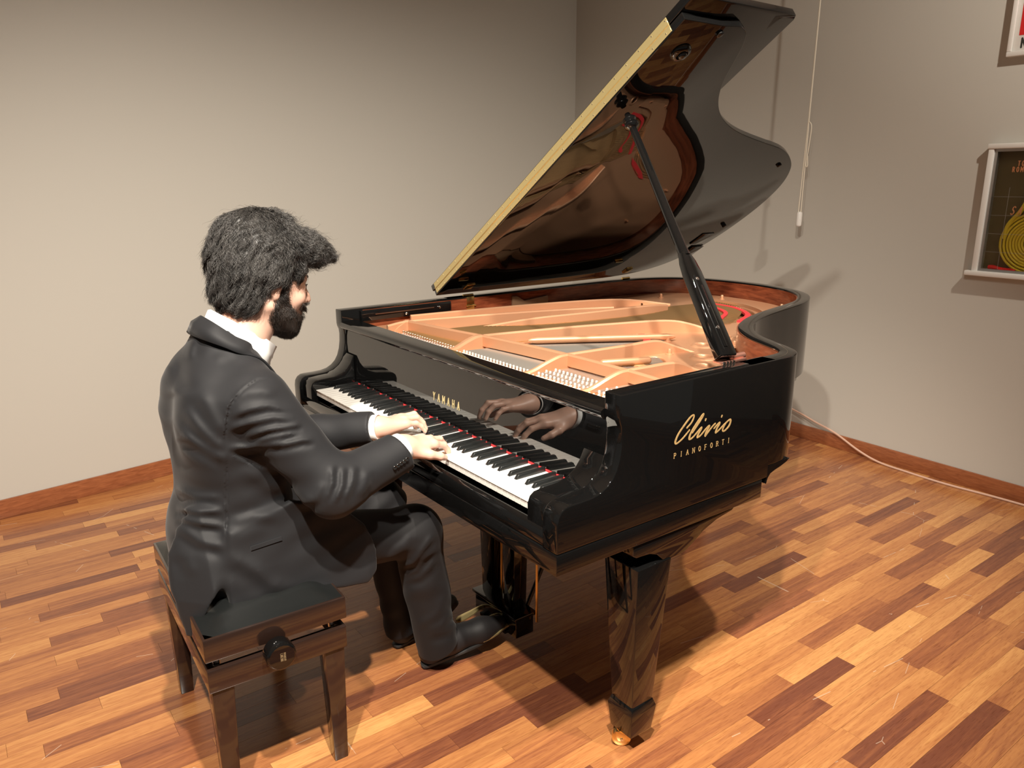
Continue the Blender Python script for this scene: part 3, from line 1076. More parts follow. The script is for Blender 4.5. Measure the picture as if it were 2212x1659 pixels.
# ---- legs with brass casters
def leg(cx, cy, bx=1):
    L_ = empty('leg', (cx, cy, 0), piano)
    zt_, zb_ = .545, .135
    wt, wb = .058, .037
    mb = MB()
    mb.hexa([(cx - wb, cy - wb, zb_), (cx + wb, cy - wb, zb_), (cx + wb, cy + wb, zb_), (cx - wb, cy + wb, zb_),
             (cx - wt, cy - wt, zt_), (cx + wt, cy - wt, zt_), (cx + wt, cy + wt, zt_), (cx - wt, cy + wt, zt_)])
    mb.build('leg_post', M['lacquer'], L_, bevel=.003)
    mb = MB()
    w0, w1, w2 = .037, .044, .037
    vs = []
    for w, z in ((w0, .145), (w0 + .002, .138), (w1, .124), (w1, .118), (w2, .052)):
        vs += [(cx - w, cy - w, z), (cx + w, cy - w, z), (cx + w, cy + w, z), (cx - w, cy + w, z)]
    fs = [(i * 4 + k, i * 4 + (k + 1) % 4, (i + 1) * 4 + (k + 1) % 4, (i + 1) * 4 + k) for i in range(4) for k in range(4)] + [(0, 1, 2, 3), (19, 18, 17, 16)]
    mb.add(vs, fs)
    mb.build('leg_foot', M['lacquer'], L_, bevel=.0015)
    # shaped bracket under the key bed, running back
    y0 = cy - .072
    prof = [(y0, .6135), (y0, .585), (y0 + .010, .578), (y0 + .03, .577), (y0 + .055, .575), (y0 + .08, .566), (y0 + .098, .550), (y0 + .104, .540), (y0 + .16, .540), (y0 + .185, .545), (y0 + .21, .557), (y0 + .25, .580),
            (y0 + .30, .597), (y0 + .36, .606), (y0 + .37, .6135)]
    MB().prism(prof, 'x', cx - .045, cx + .055).build('leg_bracket', M['lacquer'], L_, bevel=.002, angle=50)
    cst = empty('caster', (cx, cy, 0), L_)
    cx0, cy0 = cx, cy
    cx, cy = cx - .010, cy - .020
    MB().lathe([(.004, -.011), (.017, -.011), (.0245, -.008), (.025, 0), (.0245, .008), (.017, .011), (.004, .011)], (cx, cy - .004, .0255), (.75, -.66, 0), 28).build('caster_wheel', M['brass'], cst, smooth=True, angle=50)
    mb = MB()
    mb.lathe([(.030, 0), (.030, .004), (.020, .007), (.012, .012)], (cx0 - .004, cy0 - .008, .0525), (0, 0, -1), 20)
    mb.build('caster_plate', M['brass'], cst, smooth=True)
    ax = Vector((.75, -.66, 0)).normalized()
    tv = Vector((-.66, -.75, 0)).normalized()
    for sgn in (-1, 1):
        mb = MB()
        c = Vector((cx, cy - .004, 0)) + ax * (sgn * .0135)
        P = lambda t, z, q: c + tv * t + Vector((0, 0, z)) + ax * q
        ring = [(-.016, .050), (.016, .050), (.014, .030), (.008, .020), (-.008, .020), (-.014, .030)]
        mb.add([P(t, z, -.0015) for t, z in ring] + [P(t, z, .0015) for t, z in ring], [tuple(range(6))[::-1], tuple(range(6, 12))] + [(i, (i + 1) % 6, 6 + (i + 1) % 6, 6 + i) for i in range(6)])
        mb.build('caster_fork', M['brass'], cst, bevel=.0006)
    MB().tube([Vector((cx, cy - .004, .0255)) - ax * .017, Vector((cx, cy - .004, .0255)) + ax * .017], .0035, 10).build('caster_axle', M['chrome'], cst, smooth=True)
    return L_


leg(1.282, .282)
leg(-.066, .285)
leg(.36, 1.62)

# ---- pedal lyre
lyre = empty('pedal_lyre', (.667, .31, .045), piano)
MB().box((.556, .280, .048), (.782, .350, .122)).build('lyre_box', M['lacquer'], lyre, bevel=.003)
MB().box((.548, .272, .112), (.790, .357, .124)).build('lyre_cap', M['lacquer'], lyre, bevel=.003)
for x0 in (.575, .700):
    MB().hexa([(x0, .297, .12), (x0 + .055, .297, .12), (x0 + .055, .341, .12), (x0, .341, .12), (x0 - .006, .285, .618), (x0 + .061, .285, .618), (x0 + .061, .349, .618), (x0 - .006, .349, .618)]).build('lyre_post', M['lacquer'], lyre, bevel=.002)
for x0 in (.638, .655, .672):
    MB().tube([(x0, .330, .12), (x0, .330, .62)], .0035, 8).build('pedal_rod', M['brass'], lyre, smooth=True)
MB().tube([(.795, .352, .09), (.795, .352, .60)], .0042, 8).build('pedal_rod', M['brass'], lyre, smooth=True)
for x0 in (.60, .735):
    MB().tube([(x0, .352, .10), (x0, .62, .60)], .007, 8).build('lyre_brace', M['satin_black'], lyre, smooth=True)
for i, x0 in enumerate((.598, .667, .736)):
    mb = MB()
    st = [(.300, .080, .0075), (.272, .079, .0075), (.255, .076, .009), (.235, .071, .0125), (.212, .068, .0145), (.192, .066, .0140), (.182, .064, .0110), (.177, .063, .0060)]
    vs = []
    for y_, z_, w_ in st:
        vs += [(x0 - w_, y_, z_ - .006), (x0 + w_, y_, z_ - .006), (x0 + w_, y_, z_ - .001), (x0 + w_ * .5, y_, z_ + .001), (x0 - w_ * .5, y_, z_ + .001), (x0 - w_, y_, z_ - .001)]
    fs = [(k * 6 + a, k * 6 + (a + 1) % 6, (k + 1) * 6 + (a + 1) % 6, (k + 1) * 6 + a) for k in range(len(st) - 1) for a in range(6)] + [tuple(range(6)), tuple((len(st) - 1) * 6 + a for a in range(6))[::-1]]
    mb.add(vs, fs)
    mb.build('pedal', M['hinge_brass'], lyre, smooth=True, angle=50)
MB().box((.60, .268, .050), (.74, .282, .060)).build('pedal_rail', M['satin_black'], lyre)

# ---- gilt lettering on the treble side
def side3(y, z):
    return (XR - .0003, y, z)


CLIVIO = {
    'C': [(0.3662, 0.8739), (0.3808, 0.8836), (0.3888, 0.8955), (0.387, 0.9017), (0.3758, 0.898), (0.3566, 0.8829), (0.3378, 0.8653), (0.3288, 0.851), (0.3288, 0.8429), (0.3369, 0.843), (0.354, 0.8511), (0.3758, 0.8665)],
    'liv': [(0.3868, 0.858), (0.4037, 0.8737), (0.4206, 0.8904), (0.4232, 0.8976), (0.4103, 0.8878), (0.3922, 0.8705), (0.3804, 0.8565), (0.3767, 0.8473), (0.3783, 0.8429), (0.3891, 0.8456), (0.4052, 0.856), (0.4176, 0.8641), (0.4179, 0.8608), (0.4084, 0.849), (0.4064, 0.8421), (0.4167, 0.8445), (0.4342, 0.8566), (0.4457, 0.8631), (0.4467, 0.8597), (0.4376, 0.8485), (0.4351, 0.8398), (0.4432, 0.8465), (0.4608, 0.8596), (0.4699, 0.8643)],
    'io': [(0.4663, 0.8525), (0.4772, 0.8592), (0.4857, 0.8636), (0.4855, 0.8594), (0.4769, 0.849), (0.4743, 0.8401), (0.4869, 0.8451), (0.5052, 0.8555), (0.5254, 0.8639), (0.5289, 0.8575), (0.5243, 0.848), (0.5124, 0.84), (0.5028, 0.8381), (0.5002, 0.8434), (0.5081, 0.855), (0.517, 0.861), (0.5254, 0.8639)],
}
for key, pts in CLIVIO.items():
    sp_ = smooth_path(pts, 5)
    n = len(sp_)
    wv = []
    for i in range(n):
        a, b = sp_[max(i - 1, 0)], sp_[min(i + 1, n - 1)]
        dy, dz = b[0] - a[0], b[1] - a[1]
        up = abs(dz) / (abs(dy) + abs(dz) + 1e-9)
        wv.append(.0038 + .0032 * up * (1 if dz < 0 else .45))
    mb = MB()
    ribbon(mb, sp_, wv, side3, .0006, (1, 0, 0))
    mb.build('script_letter', M['gold_ink'], piano)
for y, z in [(0.4327, 0.8813), (0.4932, 0.8785)]:
    mb = MB()
    ribbon(mb, [(y - .0008, z - .0014), (y + .0008, z + .0014)], .0048, side3, .0006, (1, 0, 0))
    mb.build('letter_dot', M['gold_ink'], piano)
for i, ch in enumerate('PIANOFORTI'):
    yc = .3290 + i * (.5266 - .3290) / 9
    z0 = .8064 - i * .0036 / 9
    wch = {'I': .3, 'N': .6, 'A': .6, 'O': .6, 'T': .6}.get(ch, .5)
    letter(ch, .0122, .0017, lambda a, b, yc=yc, z0=z0, wch=wch: side3(yc + a - wch * .0122 * .95 / 2, z0 + b), (1, 0, 0), M['gold_ink'], piano, .0006, serif=True, wide=.95)

# small label at the treble end of the fallboard, with the same script
lab = MB().hexa([(1.222, .1498, .7445), (1.285, .1498, .7445), (1.285, .1513, .7445), (1.222, .1513, .7445), (1.222, .1522, .789), (1.285, .1522, .789), (1.285, .1537, .789), (1.222, .1537, .789)]).build('fallboard_label', simple('olive_label', (.035, .032, .022), .35), fb)
for key, pts in CLIVIO.items():
    mb = MB()
    ribbon(mb, [(1.228 + (y - .3288) * .30, .757 + (z - .838) * .34) for y, z in smooth_path(pts, 4)], .0016, lambda a, b: (a, .1496 + (b - .742) * .0506, b), .0006, (0, -1, 0))
    mb.build('script_letter', M['dim_ink'] if 'dim_ink' in M else M['gold_ink'], lab)

# ------------------------------------------------------------------ piano stool
stool = empty('piano_stool', (.6024, -.4769, 0))
tag(stool, 'black adjustable piano bench with leather seat under the pianist', 'bench')
SA = -.0423
STM = Matrix.Translation((.6024, -.4769, 0)) @ Matrix.Rotation(SA, 4, 'Z')
M['dim_ink'] = simple('worn_gold_print', (.30, .21, .11), .5)
M['stool'] = simple('stool_lacquer', (.022, .012, .009), .10, ior=1.75)
M['leather'] = simple('black_leather', (.009, .010, .010), .26)
add_noise_bump(M['leather'], 700, .12, .0008)


def st_build(mb, *a, **k):
    mb.v = [tuple(STM @ Vector(p)) for p in mb.v]
    return mb.build(*a, **k)


SW, SD = .289, .166
seat = empty('seat', (.6024, -.4769, .42), stool)


def frame_ring(z0, z1, w, d, t):
    mb = MB()
    o_ = [(-w, -d), (w, -d), (w, d), (-w, d)]
    i_ = [(-w + t, -d + t), (w - t, -d + t), (w - t, d - t), (-w + t, d - t)]
    vs = [(x, y, z) for z in (z0, z1) for x, y in o_] + [(x, y, z) for z in (z0, z1) for x, y in i_]
    fs = []
    for k in range(4):
        l = (k + 1) % 4
        fs += [(k, l, 4 + l, 4 + k), (8 + l, 8 + k, 12 + k, 12 + l), (4 + k, 4 + l, 12 + l, 12 + k), (l, k, 8 + k, 8 + l)]
    return mb.add(vs, fs)


st_build(frame_ring(.408, .466, SW, SD, .022), 'seat_frame', M['stool'], seat, bevel=.003)
# leather cushion: domed with a piped border
mb = MB()
nx, ny = 26, 18
vs, fs = [], []
for j in range(ny + 1):
    for i in range(nx + 1):
        u, v = -1 + 2 * i / nx, -1 + 2 * j / ny
        du, dv = (1 - abs(u)) * (SW - .006), (1 - abs(v)) * (SD - .006)
        e_ = min(du, dv)
        h = .466 + .003 * min(1, e_ / .004)
        if e_ > .018:
            h += .030 * (1 - math.exp(-(e_ - .018) / .030))
        vs.append((u * (SW - .006), v * (SD - .006), h))
for j in range(ny):
    for i in range(nx):
        a = j * (nx + 1) + i
        fs.append((a, a + 1, a + nx + 2, a + nx + 1))
mb.add(vs, fs)
st_build(mb, 'cushion', M['leather'], seat, smooth=True, angle=80)
st_build(MB().box((-SW + .022, -SD + .022, .40), (SW - .022, SD - .022, .464)), 'seat_board', M['satin_black'], seat)
st_build(frame_ring(.328, .386, SW - .002, SD - .002, .020), 'lower_frame', M['stool'], stool, bevel=.003)
for sx in (-1, 1):
    for sy in (-1, 1):
        xo, yo = sx * (SW - .008), sy * (SD - .008)
        xi, yi = sx * (SW - .058), sy * (SD - .058)
        xb, yb = sx * (SW - .018), sy * (SD - .014)
        xc_, yc_ = sx * (SW - .053), sy * (SD - .049)
        q = lambda x0, x1, y0, y1, z: [(min(x0, x1), min(y0, y1), z), (max(x0, x1), min(y0, y1), z), (max(x0, x1), max(y0, y1), z), (min(x0, x1), max(y0, y1), z)]
        st_build(MB().hexa(q(xb, xc_, yb, yc_, 0.0) + q(xo, xi, yo, yi, .330)), 'leg', M['stool'], stool, bevel=.0025)
        st_build(MB().lathe([(.008, 0), (.008, .03)], (sx * (SW - .03), sy * (SD - .03), .382), (0, 0, 1), 12), 'guide_pin', M['steel'], stool, smooth=True)
for a, b in (((-.2, -.1), (.2, .1)), ((-.2, .1), (.2, -.1))):
    st_build(MB().box((a[0], min(a[1], b[1]) - .008 if a[1] < 0 else b[1] - .008 + .2, .372), (b[0], min(a[1], b[1]) + .008 if a[1] < 0 else b[1] + .008 + .2, .404)), 'scissor_bar', M['satin_black'], stool)
for sx in (-1, 1):
    kn = empty('height_knob', tuple(STM @ Vector((sx * SW, -.012, .397))), stool)
    mb = MB()
    prof = [(.008, .0), (.008, .018), (.032, .018), (.034, .021), (.0345, .05), (.033, .056), (.029, .058)]
    mb.lathe(prof, (sx * (SW - .004), -.012, .397), (sx, 0, 0), 18)
    st_build(mb, 'knob', M['lacquer'], kn, bevel=.001, angle=25)
    if sx > 0:
        for row, (txt, hh) in enumerate((('DISCACCIATI', .0042), ('LANZANI', .0062))):
            for i, ch in enumerate(txt):
                stp = .0175 * 1.25 / len(txt)
                y_ = -.012 + (.004 if row == 0 else -.004)
                z_ = .397 + .010 - i * stp
                mb = MB()
                for s_ in GLYPH[ch]:
                    ribbon(mb, [(p[0] * hh * .5, p[1] * hh) for p in s_], .00045, lambda a, b: (SW - .004 + .0578, y_ + b, z_ - a), .0004, (1, 0, 0))
                st_build(mb, 'letter', M['dim_ink'], kn)

# ------------------------------------------------------------------ things on the right-hand wall
M['white_plastic'] = simple('white_plastic', (.78, .76, .72), .35)
M['cord'] = simple('cotton_cord', (.74, .68, .56), .8)
M['hose'] = simple('yellow_hose', (.62, .47, .03), .45)
add_noise_bump(M['hose'], 300, .2, .001)
M['red_paint'] = simple('red_paint', (.60, .02, .02), .4)
M['cab_in'] = simple('cabinet_inside', (.10, .075, .035), .5)
M['aluminium'] = simple('aluminium', (.42, .41, .39), .35, metal=.7)
M['orange_print'] = simple('orange_print', (.42, .16, .06), .6)


def wp(x, z, d=0.0):
    """point on the right-hand wall, d in front of it"""
    return (x, wall_right_y(x) - d, z)


def wbox(x0, x1, z0, z1, d0, d1):
    return MB().hexa([wp(x0, z0, d1), wp(x1, z0, d1), wp(x1, z0, d0), wp(x0, z0, d0), wp(x0, z1, d1), wp(x1, z1, d1), wp(x1, z1, d0), wp(x0, z1, d0)])


cab = empty('fire_hose_cabinet', wp(1.20, 1.02))
tag(cab, 'white framed fire hose cabinet with coiled yellow hose behind glass', 'hose cabinet')
X0, X1, Z0, Z1_ = .905, 1.49, 1.020, 1.585
wbox(X0 - .025, X1 + .025, Z0 - .010, Z0 + .012, .0, .050).build('frame_sill', M['white_plastic'], cab, bevel=.004)
wbox(X0 - .004, X1 + .004, Z1_ - .022, Z1_, .0, .044).build('frame_head', M['white_plastic'], cab, bevel=.004)
wbox(X0, X0 + .024, Z0 + .011, Z1_ - .021, .0, .040).build('frame_side', M['white_plastic'], cab, bevel=.004)
wbox(X1 - .024, X1, Z0 + .011, Z1_ - .021, .0, .040).build('frame_side', M['white_plastic'], cab, bevel=.004)
for a in ((X0 + .024, X0 + .036, Z0 + .012, Z1_ - .022), (X1 - .036, X1 - .024, Z0 + .012, Z1_ - .022), (X0 + .036, X1 - .036, Z0 + .012, Z0 + .024), (X0 + .036, X1 - .036, Z1_ - .034, Z1_ - .022)):
    wbox(*a, .0, .030).build('inner_frame', M['aluminium'], cab)
wbox(X0 + .03, X1 - .03, Z0 + .02, Z1_ - .03, .0005, .003).build('back_panel', M['cab_in'], cab)
glass, N_, L_, b_ = new_mat('safety_glass')
b_.inputs['Base Color'].default_value = (.95, .93, .85, 1)
b_.inputs['Roughness'].default_value = .02
b_.inputs['Transmission Weight'].default_value = 1.0
b_.inputs['IOR'].default_value = 1.12
wbox(X0 + .034, X1 - .034, Z0 + .022, Z1_ - .032, .024, .0265).build('glass_pane', glass, cab)
# break lines scored on the glass
for z in (1.12, 1.20, 1.28, 1.36):
    MB().tube([wp(X0 + .036, z, .0272), wp(X1 - .036, z, .0272)], .0007, 4).build('score_line', M['aluminium'], cab)
for x in (1.01, 1.12, 1.24, 1.36):
    MB().tube([wp(x, Z0 + .024, .0272), wp(x, 1.40, .0272)], .0007, 4).build('score_line', M['aluminium'], cab)
# coiled hose: each turn of the flat hose
hc = (1.135, 1.165)
for k, r in enumerate((.125, .112, .099, .088, .077, .066, .055, .044, .032)):
    path = [wp(hc[0] + (r * (1.0 if math.cos(a) > 0 else 1.08)) * math.cos(a), hc[1] + r * 1.02 * math.sin(a), .012) for a in [2 * math.pi * i / 40 for i in range(40)]]
    MB().tube(path, .0058, 8, closed=True).build('hose_turn', M['hose'], cab, smooth=True)
MB().tube(smooth_path([wp(1.012, 1.18, .013), wp(1.022, 1.24, .013), wp(1.062, 1.30, .014), wp(1.086, 1.36, .014), wp(1.098, 1.44, .014), wp(1.105, 1.545, .014)], 6), .0095, 8).build('hose_tail', M['hose'], cab, smooth=True)
MB().tube(smooth_path([wp(.968, 1.05, .014), wp(.985, 1.052, .014), wp(1.02, 1.044, .014), wp(1.08, 1.042, .014)], 5), .010, 8).build('valve_lever', M['red_paint'], cab, smooth=True)
MB().lathe([(.030, 0), (.030, .006), (.020, .012)], wp(1.11, 1.445, .004), (0, -1, 0), 20).build('valve_wheel', M['red_paint'], cab, smooth=True)


def wall_text(txt, x, z, h, w, d, mat, parent, wide=.62, slant=0, step=.80):
    for i, ch in enumerate(txt):
        if ch == ' ':
            continue
        xx = x + i * h * step
        letter(ch, h, w, lambda a, b, xx=xx: wp(xx + a + slant * b, z + b, d), (0, -1, 0), mat, parent, .0005, wide=wide)


wall_text('TO CRASH', 1.028, 1.490, .020, .0036, .0268, M['orange_print'], cab)
wall_text('ROMPERE', 1.010, 1.465, .020, .0036, .0268, M['orange_print'], cab)
wall_text('SAFE CRASH', 1.028, 1.285, .034, .0042, .0268, M['orange_print'], cab, slant=.25)

sign = empty('hydrant_sign', wp(1.15, 1.93))
tag(sign, 'white framed red sign above the fire hose cabinet', 'sign')
sx0, sx1, sz0, sz1 = .915, 1.42, 1.938, 2.50
wbox(sx0, sx1, sz0, sz1, .0, .020).build('sign_board', M['white_plastic'], sign, bevel=.002)
for a in ((sx0, sx1, sz0, sz0 + .020), (sx0, sx1, sz1 - .020, sz1), (sx0, sx0 + .018, sz0 + .02, sz1 - .02), (sx1 - .018, sx1, sz0 + .02, sz1 - .02)):
    wbox(*a, .020, .034).build('sign_frame', M['white_plastic'], sign, bevel=.003)
wbox(sx0 + .036, sx1 - .036, sz0 + .082, sz1 - .04, .020, .0212).build('red_panel', M['red_paint'], sign)
wall_text('N', sx0 + .050, sz0 + .033, .036, .0075, .0198, simple('black_print', (.03, .03, .025), .5), sign, wide=.75, step=.85)

# blind cord with its weight
def wc(x, z):
    """a hand's breadth in front of the wall"""
    return tuple(CAM + (Vector(wp(x, z)) - CAM) * .965)


cordo = empty('blind_cord', wc(-.035, 1.185))
tag(cordo, 'pale pull cord with white weight hanging before the wall', 'blind cord')
MB().tube([wc(-.022, 3.1), wc(-.034, 1.73), wc(-.046, 1.262)], .0028, 6).build('cord', M['cord'], cordo, smooth=True)
MB().tube([wc(-.020, 3.1), wc(-.031, 1.73), wc(-.030, 1.262)], .0028, 6).build('cord', M['cord'], cordo, smooth=True)
MB().tube(smooth_path([wc(-.033, 1.735), wc(-.020, 1.728), wc(-.012, 1.70), wc(-.018, 1.60), wc(-.026, 1.53), wc(-.024, 1.505), wc(-.016, 1.51), wc(-.020, 1.56)], 5), .0026, 6).build('cord_loop', M['cord'], cordo, smooth=True)
MB().lathe([(.010, 0), (.014, .004), (.0145, .01), (.0145, .066), (.013, .073), (.006, .077)], wc(-.038, 1.187), (0, 0, 1), 18).build('cord_weight', M['white_plastic'], cordo, smooth=True)

# pale cable lying along the foot of the wall
cable = MB().tube(smooth_path([wp(-.55, .28, .012), wp(-.25, .215, .012), wp(.075, .150, .02), wp(.20, .122, .03), wp(.33, .092, .035), (.48, 2.79, .04), (.60, 2.785, .010), (.75, 2.775, .0055), (.95, 2.765, .0055), (1.2, 2.785, .0055), (1.6, 2.79, .0055), (2.2, 2.78, .0055)], 8), .0055, 8).build('cable', simple('pink_beige_cable', (.62, .40, .30), .5), None, smooth=True)
tag(cable, 'pale pinkish cable running along the baseboard beyond the piano', 'cable')
# ------------------------------------------------------------------ the pianist
# organic shapes: signed distance fields meshed block by block (surface nets)
def A(*p):
    return np.array(p, np.float32)


class Cap:
    """capsule with two radii; sx squashes it along an axis"""

    def __init__(s, a, b, ra, rb, k=.02):
        s.a, s.b, s.ra, s.rb, s.k = A(*a), A(*b), ra, rb, k
        s.c = (s.a + s.b) / 2
        s.R = float(np.linalg.norm(s.b - s.a) / 2 + max(ra, rb))

    def __call__(s, P):
        d = s.b - s.a
        L2 = float(d @ d) + 1e-12
        t = np.clip(((P - s.a) @ d) / L2, 0, 1)
        q = P - s.a - t[:, None] * d
        return np.sqrt((q * q).sum(1)) - (s.ra + t * (s.rb - s.ra))


class Ell:
    """ellipsoid, optional rotation matrix whose rows are its axes"""

    def __init__(s, c, r, k=.02, rot=None):
        s.c, s.r, s.k = A(*c), A(*r), k
        s.rot = None if rot is None else np.array(rot, np.float32)
        s.R = float(max(r))

    def __call__(s, P):
        q = P - s.c
        if s.rot is not None:
            q = q @ s.rot.T
        k0 = np.sqrt(((q / s.r) ** 2).sum(1))
        k1 = np.sqrt(((q / (s.r * s.r)) ** 2).sum(1)) + 1e-9
        return k0 * (k0 - 1) / k1


class Stack:
    """upright body of elliptical sections: rows of z, cx, cy, rx, ry"""

    def __init__(s, rows, k=.02, p=2.0):
        s.t = np.array(sorted(rows), np.float32)
        s.k, s.p = k, p
        s.c = A(float(s.t[:, 1].mean()), float(s.t[:, 2].mean()), float((s.t[0, 0] + s.t[-1, 0]) / 2))
        s.R = float((s.t[-1, 0] - s.t[0, 0]) / 2 + s.t[:, 3:].max() * 1.3)

    def __call__(s, P):
        z = P[:, 2]
        T = s.t
        cx, cy, rx, ry = (np.interp(z, T[:, 0], T[:, i]) for i in (1, 2, 3, 4))
        k0 = (np.abs((P[:, 0] - cx) / rx) ** s.p + np.abs((P[:, 1] - cy) / ry) ** s.p) ** (1 / s.p)
        d = (k0 - 1) * np.minimum(rx, ry)
        return np.maximum(d, np.maximum(T[0, 0] - z, z - T[-1, 0])).astype(np.float32)


class Slab:
    """sheet: a polygon in (y, z), thickness 2t around x = xs(y, z), rounded"""

    def __init__(s, poly, xs, t, rnd, k=.02):
        s.poly = np.array(poly, np.float32)
        s.xs, s.t, s.rnd, s.k = xs, t, rnd, k
        lo, hi = s.poly.min(0), s.poly.max(0)
        x0 = float(np.mean(xs(s.poly[:, 0], s.poly[:, 1])))
        s.c = A(x0, float((lo[0] + hi[0]) / 2), float((lo[1] + hi[1]) / 2))
        s.R = float(np.linalg.norm(hi - lo) / 2 + .08)

    def __call__(s, P):
        y, z = P[:, 1], P[:, 2]
        V = s.poly
        n = len(V)
        d = np.full(len(P), 1e9, np.float32)
        sg = np.ones(len(P), np.float32)
        for i in range(n):
            vi, vj = V[i], V[i - 1]
            e = vj - vi
            wy, wz = y - vi[0], z - vi[1]
            t = np.clip((wy * e[0] + wz * e[1]) / (e @ e), 0, 1)
            by, bz = wy - e[0] * t, wz - e[1] * t
            d = np.minimum(d, by * by + bz * bz)
            c1, c2, c3 = z >= vi[1], z < vj[1], e[0] * wz > e[1] * wy
            m = (c1 & c2 & c3) | (~c1 & ~c2 & ~c3)
            sg = np.where(m, -sg, sg)
        d2 = sg * np.sqrt(d) + s.rnd
        dx = np.abs(P[:, 0] - s.xs(y, z)) - s.t + s.rnd
        o = np.sqrt(np.maximum(d2, 0) ** 2 + np.maximum(dx, 0) ** 2)
        return np.minimum(np.maximum(d2, dx), 0) + o - s.rnd


def smin(a, b, k):
    h = np.maximum(k - np.abs(a - b), 0) / k
    return np.minimum(a, b) - h * h * k * .25


def smax(a, b, k):
    return -smin(-a, -b, k)


class Field:
    """core: primitives blended together; limbs: groups each blended with the core only; cut: functions applied last"""

    def __init__(s, core, limbs=(), klimb=.01, cuts=(), disp=None):
        s.core, s.limbs, s.kl, s.cuts, s.disp = list(core), [list(g) for g in limbs], klimb, list(cuts), disp

    def all(s):
        return s.core + [p for g in s.limbs for p in g]

    def __call__(s, P, near=None):
        ok = (lambda q: True) if near is None else (lambda q: float(np.linalg.norm(q.c - near[0])) < q.R + near[1] + .05)
        d = np.full(len(P), 1.0, np.float32)
        for q in s.core:
            if ok(q):
                d = smin(d, q(P), q.k)
        out = d
        for g in s.limbs:
            gg = [q for q in g if ok(q)]
            if not gg:
                continue
            e = np.full(len(P), 1.0, np.float32)
            for q in gg:
                e = smin(e, q(P), q.k)
            out = np.minimum(out, smin(d, e, s.kl))
        if s.disp is not None:
            m = np.abs(out) < .022
            if m.any():
                out = out.copy()
                out[m] -= s.disp(P[m])
        for c in s.cuts:
            reg = getattr(c, 'region', None)
            if near is not None and reg is not None and float(np.linalg.norm(reg[0] - near[0])) > reg[1] + near[1]:
                continue
            out = c(P, out)
        return out


